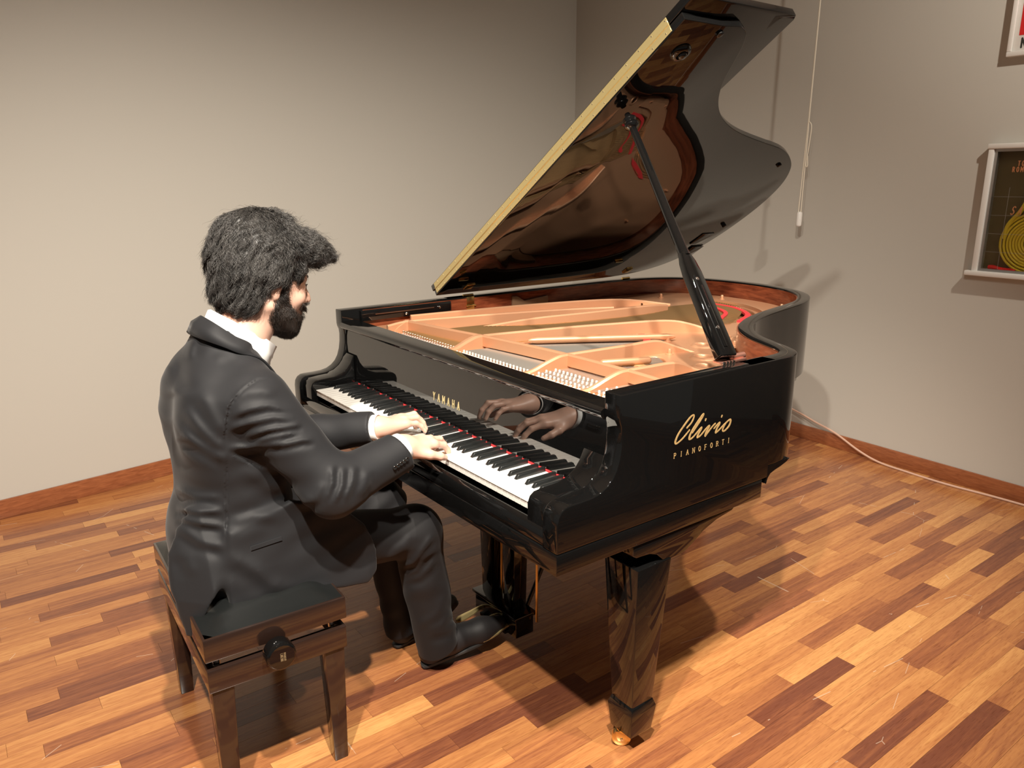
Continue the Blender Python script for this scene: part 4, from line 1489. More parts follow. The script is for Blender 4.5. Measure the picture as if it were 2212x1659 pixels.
def sdf_mesh(field, h, name, mat, parent=None, B=14, pad=.02, label_origin=None, smooth_it=1):
    pr_ = field.all()
    lo = np.min([q.c - q.R for q in pr_], 0) - pad
    hi = np.max([q.c + q.R for q in pr_], 0) + pad
    n = np.ceil((hi - lo) / (h * B)).astype(int)
    NX, NY, NZ = [int(v) * B + 4 for v in n]
    lin = np.arange(B + 1, dtype=np.float32)
    gx, gy, gz = np.meshgrid(lin, lin, lin, indexing='ij')
    local = np.stack([gx, gy, gz], -1).reshape(-1, 3) * h
    brad = B * h * .5 * math.sqrt(3)
    cell_ids, cell_pos, quads = [], [], []
    bi = np.stack(np.meshgrid(*[np.arange(v) for v in n], indexing='ij'), -1).reshape(-1, 3)
    cen = (lo + (bi + .5) * (B * h)).astype(np.float32)
    act = np.abs(field(cen)) < brad * 1.12 + (.014 if field.disp is not None else .005)
    if True:
        if True:
            for (bx_, by_, bz_), c in zip(bi[act], cen[act]):
                o = lo + np.array([bx_, by_, bz_], np.float32) * (B * h)
                D = field((local + o).astype(np.float32), (c, brad)).reshape(B + 1, B + 1, B + 1)
                S = D < 0
                if S.all() or not S.any():
                    continue
                base = np.array([bx_, by_, bz_]) * B
                num = np.zeros((B, B, B), np.float32)
                acc = np.zeros((B, B, B, 3), np.float32)
                for ax in range(3):
                    sl0 = [slice(None)] * 3
                    sl1 = [slice(None)] * 3
                    sl0[ax], sl1[ax] = slice(0, B), slice(1, B + 1)
                    a, b = D[tuple(sl0)], D[tuple(sl1)]
                    cr = (a < 0) != (b < 0)
                    t = np.where(cr, a / np.where(cr, a - b, 1), 0)
                    oth = [i for i in range(3) if i != ax]
                    for u in (0, 1):
                        for v in (0, 1):
                            s_ = [slice(None)] * 3
                            s_[oth[0]] = slice(u, u + B)
                            s_[oth[1]] = slice(v, v + B)
                            m = cr[tuple(s_)]
                            num += m
                            acc[..., ax] += np.where(m, t[tuple(s_)], 0)
                            acc[..., oth[0]] += m * u
                            acc[..., oth[1]] += m * v
                    # edges owned by this block
                    s_ = [slice(0, B)] * 3
                    e = np.argwhere(cr[tuple(s_)])
                    if len(e):
                        fl_ = (a[tuple(s_)][tuple(e.T)] < 0)
                        quads.append((ax, e + base, fl_))
                cm = np.argwhere(num > 0)
                if len(cm):
                    ix = tuple(cm.T)
                    p = (acc[ix] / num[ix][:, None] + cm) * h + o
                    g = cm + base
                    cell_ids.append((g[:, 0].astype(np.int64) * NY + g[:, 1]) * NZ + g[:, 2])
                    cell_pos.append(p)
    ids = np.concatenate(cell_ids)
    pos = np.concatenate(cell_pos)
    order = np.argsort(ids)
    ids, pos = ids[order], pos[order]
    faces = []
    for ax, e, fl_ in quads:
        o1, o2 = [i for i in range(3) if i != ax]
        cc = []
        for u, v in ((0, 0), (1, 0), (1, 1), (0, 1)):
            g = e.copy()
            g[:, o1] -= u
            g[:, o2] -= v
            cc.append((g[:, 0].astype(np.int64) * NY + g[:, 1]) * NZ + g[:, 2])
        q = np.stack(cc, 1)
        k = np.searchsorted(ids, q)
        k = np.clip(k, 0, len(ids) - 1)
        good = (ids[k] == q).all(1)
        flip = fl_ if ax != 1 else ~fl_
        k = np.where(flip[:, None], k, k[:, ::-1])[good]
        faces.append(k)
    F = np.concatenate(faces)
    for _ in range(smooth_it):
        s_ = np.zeros_like(pos)
        c_ = np.zeros(len(pos), np.float32)
        for i in range(4):
            j = (i + 1) % 4
            np.add.at(s_, F[:, i], pos[F[:, j]])
            np.add.at(c_, F[:, i], 1)
            np.add.at(s_, F[:, j], pos[F[:, i]])
            np.add.at(c_, F[:, j], 1)
        pos = pos * .4 + .6 * s_ / np.maximum(c_, 1)[:, None]
    me = bpy.data.meshes.new(name)
    me.vertices.add(len(pos))
    me.vertices.foreach_set('co', pos.astype(np.float32).ravel())
    me.loops.add(len(F) * 4)
    me.loops.foreach_set('vertex_index', F.astype(np.int32).ravel())
    me.polygons.add(len(F))
    me.polygons.foreach_set('loop_start', np.arange(0, len(F) * 4, 4, dtype=np.int32))
    me.polygons.foreach_set('use_smooth', np.ones(len(F), bool))
    me.update(calc_edges=True)
    me.validate()
    c = recenter(me, label_origin)
    return link_mesh(name, me, mat, parent, c)


def wob(P, f, seed):
    """smooth pseudo-noise, about -1..1"""
    r = np.random.RandomState(seed)
    out = np.zeros(len(P), np.float32)
    for i in range(4):
        d = r.normal(size=3)
        d /= np.linalg.norm(d)
        out += np.sin((P @ d.astype(np.float32)) * f * r.uniform(.7, 1.5) + r.uniform(0, 6.28))
    return out / 2.6


def seg_coord(P, a, b):
    a, b = A(*a), A(*b)
    d = b - a
    L = float(np.linalg.norm(d))
    t = ((P - a) @ d) / (L * L)
    q = P - a - np.clip(t, 0, 1)[:, None] * d
    return t, np.sqrt((q * q).sum(1)), L


def bump(t, c, w):
    return np.exp(-((t - c) / w) ** 2)


# ---- materials
M['skin'] = simple('skin', (.68, .42, .32), .42)
_b = M['skin'].node_tree.nodes['Principled BSDF']
_b.inputs['Subsurface Weight'].default_value = .12
_b.inputs['Subsurface Radius'].default_value = (.012, .005, .003)
add_noise_bump(M['skin'], 500, .08, .0006)
M['suit'] = simple('charcoal_suit', (.0125, .0127, .0145), .68, ior=1.40, sheen=.08)
add_noise_bump(M['suit'], 1400, .05, .0005)
M['trouser'] = simple('charcoal_trousers', (.0115, .011, .012), .66, ior=1.34, sheen=.05)
M['shirt'] = simple('white_shirt', (.84, .84, .83), .7)
M['hair'] = simple('dark_hair', (.007, .0065, .006), .5)


def strand_mat(name, c0, c1, rough):
    m, N, L, b = new_mat(name)
    at = N.new('ShaderNodeAttribute')
    at.attribute_name = 'tone'
    mx = N.new('ShaderNodeMix')
    mx.data_type = 'RGBA'
    L.new(at.outputs['Fac'], mx.inputs['Factor'])
    mx.inputs['A'].default_value = (*c0, 1)
    mx.inputs['B'].default_value = (*c1, 1)
    L.new(mx.outputs['Result'], b.inputs['Base Color'])
    b.inputs['Roughness'].default_value = rough
    return m


M['hair_strand'] = strand_mat('hair_strand', (.006, .0055, .005), (.12, .112, .105), .34)
M['beard_strand'] = strand_mat('beard_strand', (.008, .006, .005), (.050, .034, .026), .42)
M['beard'] = simple('dark_beard', (.020, .013, .010), .5)
M['shoe'] = simple('black_suede', (.014, .013, .014), .6)
M['sole'] = simple('rubber_sole', (.03, .03, .03), .6)
M['button'] = simple('dark_button', (.012, .012, .012), .18)

# ---- joints
MX = .607
SR, ER, WR = (.788, -.455, .950), (.876, -.328, .742), (.852, -.128, .795)
SL, EL, WL = (.426, -.455, .950), (.440, -.352, .752), (.678, -.112, .797)
HIPR, KNR, ANR = (.690, -.47, .555), (.722, -.030, .482), (.690, .052, .085)
HIPL, KNL, ANL = (.520, -.47, .555), (.500, -.020, .488), (.520, .030, .085)
HO = A(.610, -.352, 1.197)
HP, HYAW = math.radians(14), math.radians(4)
cp, sp_h = math.cos(HP), math.sin(HP)
cw, sw_h = math.cos(HYAW), math.sin(HYAW)
RX = np.array([[1, 0, 0], [0, cp, sp_h], [0, -sp_h, cp]], np.float32)
RZ = np.array([[cw, -sw_h, 0], [sw_h, cw, 0], [0, 0, 1]], np.float32)
HR = RZ @ RX                       # local -> world


def hw(x, y, z):
    return tuple(float(v) for v in HO + HR @ A(x, y, z))


HROT = HR.T                        # rows: head axes


def hell(c, r, k=.02):
    return Ell(hw(*c), r, k, HROT)


def hcap(a, b, ra, rb, k=.02):
    return Cap(hw(*a), hw(*b), ra, rb, k)


# ---- hands: wrist, direction of the palm, side of the thumb
def hand(W, E_, d, up, thumb_side, pose, spread=(.030, .010, -.010, -.029), palm=.088, thumb=None):
    fd_ = A(*W) - A(*E_)
    fd_ /= np.linalg.norm(fd_)
    d = A(*d)
    d /= np.linalg.norm(d)
    up = A(*up)
    up -= d * (up @ d)
    up /= np.linalg.norm(up)
    l = np.cross(up, d) * thumb_side
    W = A(*W)
    core, limbs, nails = [], [], []
    kn = []
    lens = [(.043, .026, .021), (.047, .030, .022), (.043, .028, .021), (.034, .020, .019)]
    fall = (.0, .004, .002, -.006)
    core.append(Cap(W - fd_ * .06, W, .025, .0235, .02))
    core.append(Cap(W + l * .007, W + d * .02 + l * .008, .0215, .0215, .02))
    core.append(Cap(W - l * .007, W + d * .02 - l * .008, .0215, .0205, .02))
    for i in range(4):
        k = W + d * (palm + (.002, .006, .0, -.010)[i]) + l * spread[i] + up * fall[i]
        kn.append(k)
        core.append(Cap(W + d * .012 + l * spread[i] * .55 - up * .002, k - up * .002, .0165, .0118, .016))
    core.append(Cap(W + d * .02 + l * .014 - up * .010, W + d * .06 + l * .020 - up * .010, .017, .012, .016))
    core.append(Cap(W + d * .02 - l * .014 - up * .010, W + d * .06 - l * .020 - up * .009, .015, .011, .016))
    for i in range(4):
        a1, a2, a3, yaw = pose[i]
        p = kn[i]
        g = []
        rr = (.0098, .0089, .0080, .0068) if i < 3 else (.0086, .0076, .0069, .0060)
        fd = d * math.cos(yaw) + l * math.sin(yaw)
        ang = 0
        for j, (L_, a_) in enumerate(zip(lens[i], (a1, a2, a3))):
            ang = math.radians(a_)
            v = fd * math.cos(ang) - up * math.sin(ang)
            q = p + v * L_
            g.append(Cap(p, q, rr[j], rr[j + 1], .004))
            p = q
        limbs.append(g)
    t0, t1, t2, t3 = thumb
    T = [W + d * a + l * b + up * c for a, b, c in (t0, t1, t2, t3)]
    limbs.append([Cap(T[0], T[1], .0165, .0125, .01), Cap(T[1], T[2], .0118, .0102, .005), Cap(T[2], T[3], .0102, .0080, .005)])
    return core, limbs


rh_core, rh_limbs = hand(WR, ER, (-.34, .93, -.10), (.10, .12, 1), 1 if False else -1,
                         [(14, 42, 58, .05), (8, 40, 60, .0), (10, 38, 56, -.05), (12, 26, 34, -.16)],
                         thumb=((.022, .020, -.010), (.055, .050, -.016), (.082, .062, -.022), (.104, .062, -.030)))
lh_core, lh_limbs = hand(WL, EL, (-.16, .97, .02), (-.12, .10, 1), 1,
                         [(6, 46, 70, .04), (2, 48, 72, .0), (6, 46, 68, -.04), (10, 38, 58, -.12)],
                         thumb=((.022, .020, -.012), (.052, .046, -.022), (.080, .058, -.034), (.104, .060, -.044)))

# ---- body: head, neck, trunk, limbs and hands as one surface
head_core = [
    hell((0, -.012, .048), (.073, .094, .080), .02),
    hell((0, .030, .010), (.064, .066, .075), .03),
    hell((0, .034, -.045), (.053, .055, .070), .03),
    hcap((.052, -.004, -.045), (.018, .066, -.094), .018, .016, .025),
    hcap((-.052, -.004, -.045), (-.018, .066, -.094), .018, .016, .025),
    hell((0, .074, -.096), (.020, .017, .017), .02),
    hcap((.012, .084, .030), (.040, .068, .030), .010, .008, .012),
    hcap((-.012, .084, .030), (-.040, .068, .030), .010, .008, .012),
    hell((.038, .066, -.020), (.019, .019, .018), .02), hell((-.038, .066, -.020), (.019, .019, .018), .02),
    hell((0, .078, -.058), (.027, .018, .024), .015),
    hcap((0, .090, .020), (0, .108, -.012), .0070, .0085, .010),
    hcap((0, .108, -.012), (0, .1125, -.021), .0085, .0098, .006),
    hell((.0115, .098, -.025), (.0072, .010, .0072), .006), hell((-.0115, .098, -.025), (.0072, .010, .0072), .006),
    hcap((-.014, .0935, -.051), (.014, .0935, -.051), .0052, .0052, .006),
    hcap((-.012, .0925, -.060), (.012, .0925, -.060), .0062, .0062, .006),
    # eyelids
    hell((.031, .076, .010), (.0145, .0135, .0100), .004), hell((-.031, .076, .010), (.0145, .0135, .0100), .004),
]
sock = [(.031, .091, .013), (-.031, .091, .013)]


def eye_cut(P, d):
    for s_ in sock:
        c = A(*hw(*s_))
        m = np.sqrt(((P - c) ** 2).sum(1))
        d = smax(d, -(m - .0125), .008)
    return d


eye_cut.region = (A(*hw(0, .085, .012)), .07)
neck = [Cap(hw(0, -.030, -.050), (MX, -.425, 1.065), .050, .056, .03), Cap((MX, -.425, 1.075), (MX, -.455, .98), .057, .08, .04)]
NSH = [Cap((MX, -.44, 1.03), (.72, -.452, .985), .035, .04, .04), Cap((MX, -.44, 1.03), (.494, -.452, .985), .035, .04, .04)]
trunk = [Ell((MX, -.465, .93), (.11, .06, .09), .05)]
arms = [Cap(SR, ER, .042, .036, .03), Cap(ER, WR, .036, .024, .02), Cap(SL, EL, .042, .036, .03), Cap(EL, WL, .036, .024, .02), Cap((.70, -.455, .985), SR, .04, .042, .03), Cap((.51, -.455, .985), SL, .04, .042, .03)]
ears = []
for s_ in (1, -1):
    ears.append([hell((s_ * .0745, -.010, .004), (.0075, .0185, .028), .006), hell((s_ * .073, -.004, -.022), (.0068, .0095, .011), .006),
                 hcap((s_ * .079, -.026, .014), (s_ * .077, -.022, -.008), .0045, .004, .004), hcap((s_ * .080, -.020, .026), (s_ * .079, .002, .026), .0042, .0040, .004), hcap((s_ * .079, -.026, .014), (s_ * .080, -.020, .026), .0045, .0042, .004)])
body = sdf_mesh(Field(head_core + neck + NSH + trunk + arms + rh_core + lh_core, rh_limbs + lh_limbs + ears, .010, [eye_cut]),
                .0023, 'person', M['skin'], None, smooth_it=1, label_origin=(MX, -.45, 0))
tag(body, 'bearded man in a dark suit and white shirt playing the piano', 'person')

# eyes and eyebrows
M['eye_white'] = simple('eye_white', (.75, .70, .66), .15)
M['iris'] = simple('iris_brown', (.03, .016, .01), .1)
for s_ in (.031, -.031):
    c = Vector(hw(s_, .0785, .0105))
    fwd = Vector(hw(s_, 1.0, -.15)) - Vector(hw(s_, 0, 0))
    e_ = MB().lathe([(.0001, -.0112), (.006, -.0095), (.0105, -.004), (.0112, 0), (.0105, .004), (.0075, .0083), (.0001, .0112)], c, fwd, 20).build('eye', M['eye_white'], body, smooth=True)
    fn = fwd.normalized()
    MB().lathe([(.0054, .0), (.0048, .0012), (.002, .002)], c + fn * .0097, fn, 16).build('iris', M['iris'], e_, smooth=True)


# ---- hair and beard from strands over a soft volume
def strands(field, name, mat, parent, keep, flow, n, length, rad, seed, lift, curl, h_=.004, steps=9, box=None):
    r = np.random.RandomState(seed)
    lo, hi = box
    P = []
    m = 0
    while m < n:
        q = (lo + r.rand(n * 6, 3) * (hi - lo)).astype(np.float32)
        d = field(q)
        q = q[np.abs(d) < .004]
        q = q[keep(q)]
        P.append(q)
        m += len(q)
    P = np.concatenate(P)[:n]

    def grad(X):
        e = .002
        g = np.stack([field(X + A(e, 0, 0)) - field(X - A(e, 0, 0)), field(X + A(0, e, 0)) - field(X - A(0, e, 0)), field(X + A(0, 0, e)) - field(X - A(0, 0, e))], 1)
        return g / (np.linalg.norm(g, axis=1, keepdims=True) + 1e-9)
    P = P - grad(P) * field(P)[:, None]
    ln = (length[0] + r.rand(n) * (length[1] - length[0])).astype(np.float32)
    clump = np.stack([wob(P, 95, seed + 5), wob(P, 95, seed + 6), wob(P, 95, seed + 7)], 1)
    X = P - grad(P) * .003
    pts = [X.copy()]
    ph = (wob(P, 55, seed + 1) * 3.4 + r.rand(n) * .5).astype(np.float32)
    frq = (1.9 + .5 * wob(P, 50, seed + 2) + .3 * r.rand(n)).astype(np.float32)
    lf = (lift[0] + lift[1] * (np.clip(.42 + .5 * wob(P, 85, seed + 3), 0, 1) * .7 + .5 * r.rand(n) ** 4)).astype(np.float32)
    for s_ in range(steps):
        t = (s_ + 1) / steps
        g = grad(X)
        f = flow(X) + clump * .45
        f = f - g * (f * g).sum(1, keepdims=True)
        f /= np.linalg.norm(f, axis=1, keepdims=True) + 1e-9
        side_ = np.cross(g, f)
        dirv = f + side_ * (curl * np.sin(ph + frq * t * 6.28))[:, None] + g * (curl * .55 * np.cos(ph + frq * t * 6.28))[:, None]
        dirv /= np.linalg.norm(dirv, axis=1, keepdims=True) + 1e-9
        X = X + dirv * (ln / steps)[:, None]
        want = lf * t
        X = X + g * ((want - field(X)) * .55)[:, None]
        pts.append(X.copy())
    S = np.stack(pts, 1)                       # n, steps+1, 3
    K = steps + 1
    T = np.gradient(S, axis=1)
    T /= np.linalg.norm(T, axis=2, keepdims=True) + 1e-9
    ref = r.normal(size=(n, 1, 3)).astype(np.float32)
    U = np.cross(T, ref)
    U /= np.linalg.norm(U, axis=2, keepdims=True) + 1e-9
    V = np.cross(T, U)
    w = (rad * (1 - np.linspace(0, 1, K) ** 2 * .85))[None, :, None]
    ring = [S + (U * math.cos(a) + V * math.sin(a)) * w for a in (0, 2.094, 4.189)]
    co = np.stack(ring, 2).reshape(-1, 3).astype(np.float32)
    base = (np.arange(n) * K * 3)[:, None, None]
    kk = (np.arange(K - 1) * 3)[None, :, None]
    F = []
    for a in range(3):
        b = (a + 1) % 3
        F.append(np.stack([base + kk + a, base + kk + b, base + kk + 3 + b, base + kk + 3 + a], -1).reshape(-1, 4))
    F = np.concatenate(F).astype(np.int32)
    me = bpy.data.meshes.new(name)
    me.vertices.add(len(co))
    me.vertices.foreach_set('co', co.ravel())
    me.loops.add(len(F) * 4)
    me.loops.foreach_set('vertex_index', F.ravel())
    me.polygons.add(len(F))
    me.polygons.foreach_set('loop_start', np.arange(0, len(F) * 4, 4, dtype=np.int32))
    me.polygons.foreach_set('use_smooth', np.ones(len(F), bool))
    me.update(calc_edges=True)
    ta = me.attributes.new('tone', 'FLOAT', 'POINT')
    ta.data.foreach_set('value', np.repeat(np.clip(.25 + .2 * wob(P, 120, seed + 8) + .75 * (r.rand(n) ** 3), 0, 1), K * 3).astype(np.float32))
    c = recenter(me)
    o = link_mesh(name, me, mat, parent, c)
    o['kind'] = 'stuff'
    return o


def local(P):
    return (P - HO) @ HR


HLUMPS = []
_r2 = np.random.RandomState(11)
hair_core = [hell((0, -.028, .074), (.094, .120, .110), .02),
             hell((0, -.072, .004), (.076, .064, .070), .03),
             hell((.030, -.066, -.040), (.042, .042, .044), .03), hell((-.030, -.066, -.040), (.042, .042, .044), .03),
             hell((.062, -.020, .035), (.030, .050, .045), .02), hell((-.062, -.020, .035), (.030, .050, .045), .02),
             # forelock
             hell((.030, .074, .106), (.046, .048, .046), .02), hell((-.020, .080, .106), (.046, .050, .046), .02), hell((.008, .118, .104), (.042, .034, .032), .02), hell((.020, .142, .098), (.022, .018, .016), .015), hell((.040, .100, .084), (.020, .022, .020), .012),
             hell((.060, .036, .056), (.022, .030, .034), .02), hell((-.060, .036, .056), (.022, .030, .034), .02),
             hell((-.010, .118, .086), (.026, .022, .018), .012)]
def hair_cut(P, d):
    """leaves face and ears free"""
    L_ = local(P)
    ell = np.sqrt(((L_[:, 0]) / .084) ** 2 + ((L_[:, 1] - .096) / .068) ** 2 + ((L_[:, 2] + .020) / .086) ** 2)
    d = smax(d, -(ell - 1) * .055, .010)
    for s_ in (1, -1):
        e2 = np.sqrt(((L_[:, 0] - s_ * .085) / .030) ** 2 + ((L_[:, 1] + .002) / .026) ** 2 + ((L_[:, 2] + .022) / .028) ** 2)
        d = smax(d, -(e2 - 1) * .026, .006)
    return d


def hair_disp(P):
    q = P + .012 * np.stack([wob(P, 45, 21), wob(P, 45, 22), wob(P, 45, 23)], 1)
    L_ = local(q)
    s_ = L_[:, 1] * .8 - L_[:, 2] * .5
    return (-.004 + .0045 * wob(q, 60, 3) + .0018 * wob(q, 150, 4) + .0016 * np.sin(L_[:, 0] * 210 + s_ * 260 + 3 * wob(P, 40, 9))).astype(np.float32)


HF = Field(hair_core, (), .01, [hair_cut], hair_disp)
hair = sdf_mesh(HF, .0035, 'hair', M['hair'], body, smooth_it=1)
crown = A(0, -.055, .160)


def hair_flow(P):
    L_ = local(P)
    v = L_ - crown
    v[:, 2] -= .06
    front = np.clip(L_[:, 1] * 9, 0, 1)[:, None]
    v = v / (np.linalg.norm(v, axis=1, keepdims=True) + 1e-6)
    v = v * (1 - front * .5) + front * .5 * np.array([[.25, .9, -.25]])
    return (v @ HR.T).astype(np.float32)


hb0, hb1 = HO + A(-.13, -.17, -.13), HO + A(.13, .21, .21)
strands(HF, 'flyaway_strands', M['hair_strand'], hair, lambda q: np.ones(len(q), bool), hair_flow, 900, (.05, .10), .00036, 15, (.012, .022), 1.1, box=(hb0, hb1), steps=12)
strands(HF, 'hair_strands', M['hair_strand'], hair, lambda q: np.ones(len(q), bool), hair_flow, 14000, (.035, .08), .00050, 5, (.003, .018), .95, box=(hb0, hb1))
FACE = Field(head_core)


def beard_in(P):
    """how far inside the bearded part of the face a point lies (metres)"""
    L_ = local(P)
    x, y, z = np.abs(L_[:, 0]), L_[:, 1], L_[:, 2]
    top = -.030 - .55 * np.clip(y - .030, 0, .05) + .75 * np.clip(.040 - y, 0, .05) - z
    jaw = np.minimum(np.minimum(top, y + .006), z + .128)
    side_b = np.minimum(np.minimum(y - .000, .028 - y), np.minimum(.014 - z, x - .045))
    must = np.minimum(np.minimum(-.032 - z, z + .048), y - .078)
    b = np.maximum(np.maximum(jaw, side_b), must)
    lip = np.minimum(np.minimum(-.045 - z, z + .065), np.minimum(y - .085, .020 - x))
    return np.minimum(b, -lip)


def beard_mask(P):
    b = beard_in(P)
    r = np.random.RandomState(3).rand(len(P)) * .010
    return b > r - .003


def beard_disp(P):
    L_ = local(P)
    soft = np.clip((-.018 - L_[:, 2]) / .05, 0, 1)
    return np.clip(-.0035 + beard_in(P) * .42, -.004, .0012 + .005 * soft) + (.0008 * wob(P, 190, 31)).astype(np.float32)


BF = Field(head_core, (), .01, (), beard_disp)
beard = sdf_mesh(BF, .0026, 'beard', M['beard'], body, smooth_it=2)


def beard_flow(P):
    return (np.tile(np.array([[0, .25, -1.0]]), (len(P), 1)) @ HR.T).astype(np.float32)


FB = Field(head_core, (), .01, (), lambda P: np.full(len(P), .004, np.float32))
strands(FB, 'beard_strands', M['beard_strand'], beard, beard_mask, beard_flow, 9000, (.007, .019), .00042, 9, (.002, .009), .6, steps=5, box=(HO + A(-.09, -.03, -.17), HO + A(.09, .13, .04)))
for s_ in (1, -1):
    mb = MB()
    mb.tube([hw(s_ * .010, .0945, .030), hw(s_ * .022, .0925, .036), hw(s_ * .036, .084, .037), hw(s_ * .047, .070, .031)], [.0030, .0038, .0034, .0015], 8)
    mb.build('eyebrow', M['beard'], body, smooth=True)
    mb = MB()
    mb.tube([hw(s_ * .020, .0895, .0150), hw(s_ * .031, .0915, .0165), hw(s_ * .044, .083, .0125)], [.0008, .0014, .0008], 6)
    mb.build('eyelash', M['beard'], body, smooth=True)

# ---- shirt: collar, front and cuffs
def ring_band(rows, name, mat, parent, closed=True, solid=.0022):
    """rows: list of loops of points, joined; given a little thickness"""
    mb = MB()
    n = len(rows[0])
    vs = [p for r_ in rows for p in r_]
    fs = []
    for i in range(len(rows) - 1):
        for k in range(n if closed else n - 1):
            l = (k + 1) % n
            fs.append((i * n + k, i * n + l, (i + 1) * n + l, (i + 1) * n + k))
    mb.add(vs, fs)
    o = mb.build(name, mat, parent, smooth=True, angle=70)
    md = o.modifiers.new('cloth', 'SOLIDIFY')
    md.thickness = solid
    md.offset = 0
    return o


NA0, NA1 = Vector((MX, -.452, 1.025)), Vector((MX, -.405, 1.135))      # axis of the neck
ax_n = (NA1 - NA0).normalized()


def both(half):
    """right half of a loop, from the nape to the front, joined with its mirror image"""
    r_ = smooth_path(half, 6)
    l_ = [(2 * MX - x, y, z) for x, y, z in r_]
    return l_[::-1][:-1] + r_


shirt = empty('shirt', (MX, -.43, 1.03), body)
SC_TOP = [(MX, -.489, 1.147), (.650, -.479, 1.139), (.670, -.455, 1.123), (.672, -.426, 1.100), (.655, -.384, 1.073), (.625, -.348, 1.043)]
SC_IN = [(MX, -.480, 1.110), (.646, -.471, 1.102), (.664, -.447, 1.086), (.665, -.418, 1.062), (.648, -.382, 1.035), (.618, -.356, 1.012)]
SC_OUT = [(MX, -.491, 1.1465), (.652, -.482, 1.1385), (.673, -.456, 1.1225), (.675, -.426, 1.099), (.658, -.382, 1.072), (.627, -.345, 1.042)]
SC_LEAF = [(MX, -.506, 1.098), (.662, -.496, 1.090), (.688, -.463, 1.070), (.690, -.428, 1.042), (.670, -.384, 1.010), (.622, -.364, 1.004)]
ring_band([both(SC_IN), both(SC_TOP), both(SC_OUT), both([tuple((np.array(a) + np.array(b)) / 2 + np.array([.004 if i else 0, -.003, 0])) for i, (a, b) in enumerate(zip(SC_OUT, SC_LEAF))]), both(SC_LEAF)], 'collar', M['shirt'], shirt, closed=False)
sh_f = Field([Stack([(.74, MX, -.452, .13, .090), (.90, MX, -.450, .150, .098), (.975, MX, -.438, .100, .080), (1.005, MX, -.432, .070, .066), (1.03, MX, -.428, .055, .055)], .02)])
sdf_mesh(sh_f, .006, 'shirt_front', M['shirt'], shirt)


def cuff(W, E_, r0, r1, l0, l1, name, mat, parent, flat=.86, tilt=0.0):
    W, E_ = Vector(W), Vector(E_)
    d = (W - E_).normalized()
    u = d.cross(Vector((0, 0, 1))).normalized()
    v = u.cross(d)
    rows_ = []
    for t in np.linspace(0, 1, 5):
        r_ = r0 + (r1 - r0) * t
        c = W + d * (l0 + (l1 - l0) * t)
        rows_.append([tuple(c + u * (r_ * math.cos(a)) + v * (r_ * flat * math.sin(a)) + d * (tilt * math.sin(a))) for a in [2 * math.pi * k / 28 for k in range(28)]])
    return ring_band(rows_, name, mat, parent)


cuff(WR, ER, .038, .0395, -.05, .004, 'cuff', M['shirt'], shirt)
cuff(WL, EL, .038, .0395, -.05, .010, 'cuff', M['shirt'], shirt)

# ---- jacket
_rv, _uv, _fv, _cv = (A(*v) for v in (_r, _u, _f, CAM))


def creases(P, lines, far_limit=None):
    """folds of cloth: each line is (2D polyline seen from the audience side, height, half width); a ridge with a hollow below it"""
    q = P - _cv
    z = q @ _fv
    U = np.stack([1106 + FPX * (q @ _rv) / z, 829.5 - FPX * (q @ _uv) / z], 1)
    out = np.zeros(len(P), np.float32)
    for pts, hgt, wid in lines:
        pts = np.array(pts, np.float32)
        w = wid * FPX / 2.05
        lo, hi = pts.min(0) - 5 * w, pts.max(0) + 5 * w
        m = ((U > lo) & (U < hi)).all(1)
        if not m.any():
            continue
        V = U[m]
        best = np.full(len(V), 1e9, np.float32)
        sd = np.zeros(len(V), np.float32)
        tt = np.zeros(len(V), np.float32)
        n = len(pts) - 1
        for i in range(n):
            a, b = pts[i], pts[i + 1]
            e = b - a
            L_ = float(np.linalg.norm(e))
            t = np.clip(((V - a) @ e) / (L_ * L_), 0, 1)
            r_ = V - a - t[:, None] * e
            d2 = (r_ * r_).sum(1)
            cr = (e[0] * (V[:, 1] - a[1]) - e[1] * (V[:, 0] - a[0])) / L_
            k = d2 < best
            best = np.where(k, d2, best)
            sd = np.where(k, np.sign(cr) * np.sqrt(d2), sd)
            tt = np.where(k, (i + t) / n, tt)
        taper = np.clip(np.minimum(tt, 1 - tt) * 5, 0, 1)
        x = sd / w
        out[m] += hgt * taper * (np.exp(-x * x) - .75 * np.exp(-((x - 1.7) / 1.1) ** 2))
    return out


def zl(o, f, pts):
    return [(o[0] + x / f, o[1] + y / f) for x, y in pts]


Z5 = ((340, 640), 4.608)
ZF = ((300, 1000), 2.514)
ZK_ = ((820, 1040), 4.147)
Z1_1 = ((320, 400), 2.514)
J_LINES = [(zl(*Z5, p), h_, w_) for p, h_, w_ in [
    ([(720, 1200), (900, 1130), (1100, 1090), (1370, 1135)], .0050, .010),
    ([(700, 1330), (900, 1265), (1180, 1200), (1380, 1230)], .0050, .009),
    ([(880, 1400), (1100, 1330), (1350, 1290), (1440, 1270)], .0055, .008),
    ([(960, 1450), (1150, 1400), (1430, 1345)], .0050, .007),
    ([(690, 1510), (900, 1510), (1150, 1460), (1280, 1420)], .0050, .009),
    ([(1110, 1500), (1250, 1480), (1450, 1430), (1570, 1430)], .0055, .008),
    ([(760, 1020), (880, 950), (1050, 935), (1200, 970)], .0030, .014),
    ([(170, 1010), (130, 820), (100, 640)], .0050, .020),
    ([(270, 1120), (400, 1280), (560, 1450), (680, 1530)], .0055, .014),
    ([(230, 1360), (350, 1440), (540, 1550), (700, 1640)], .0050, .012),
    ([(420, 930), (520, 1150), (660, 1390)], .0045, .018),
    ([(310, 640), (340, 480), (390, 400)], .0040, .012),
    ([(560, 640), (700, 560), (800, 550)], .0025, .014)]]
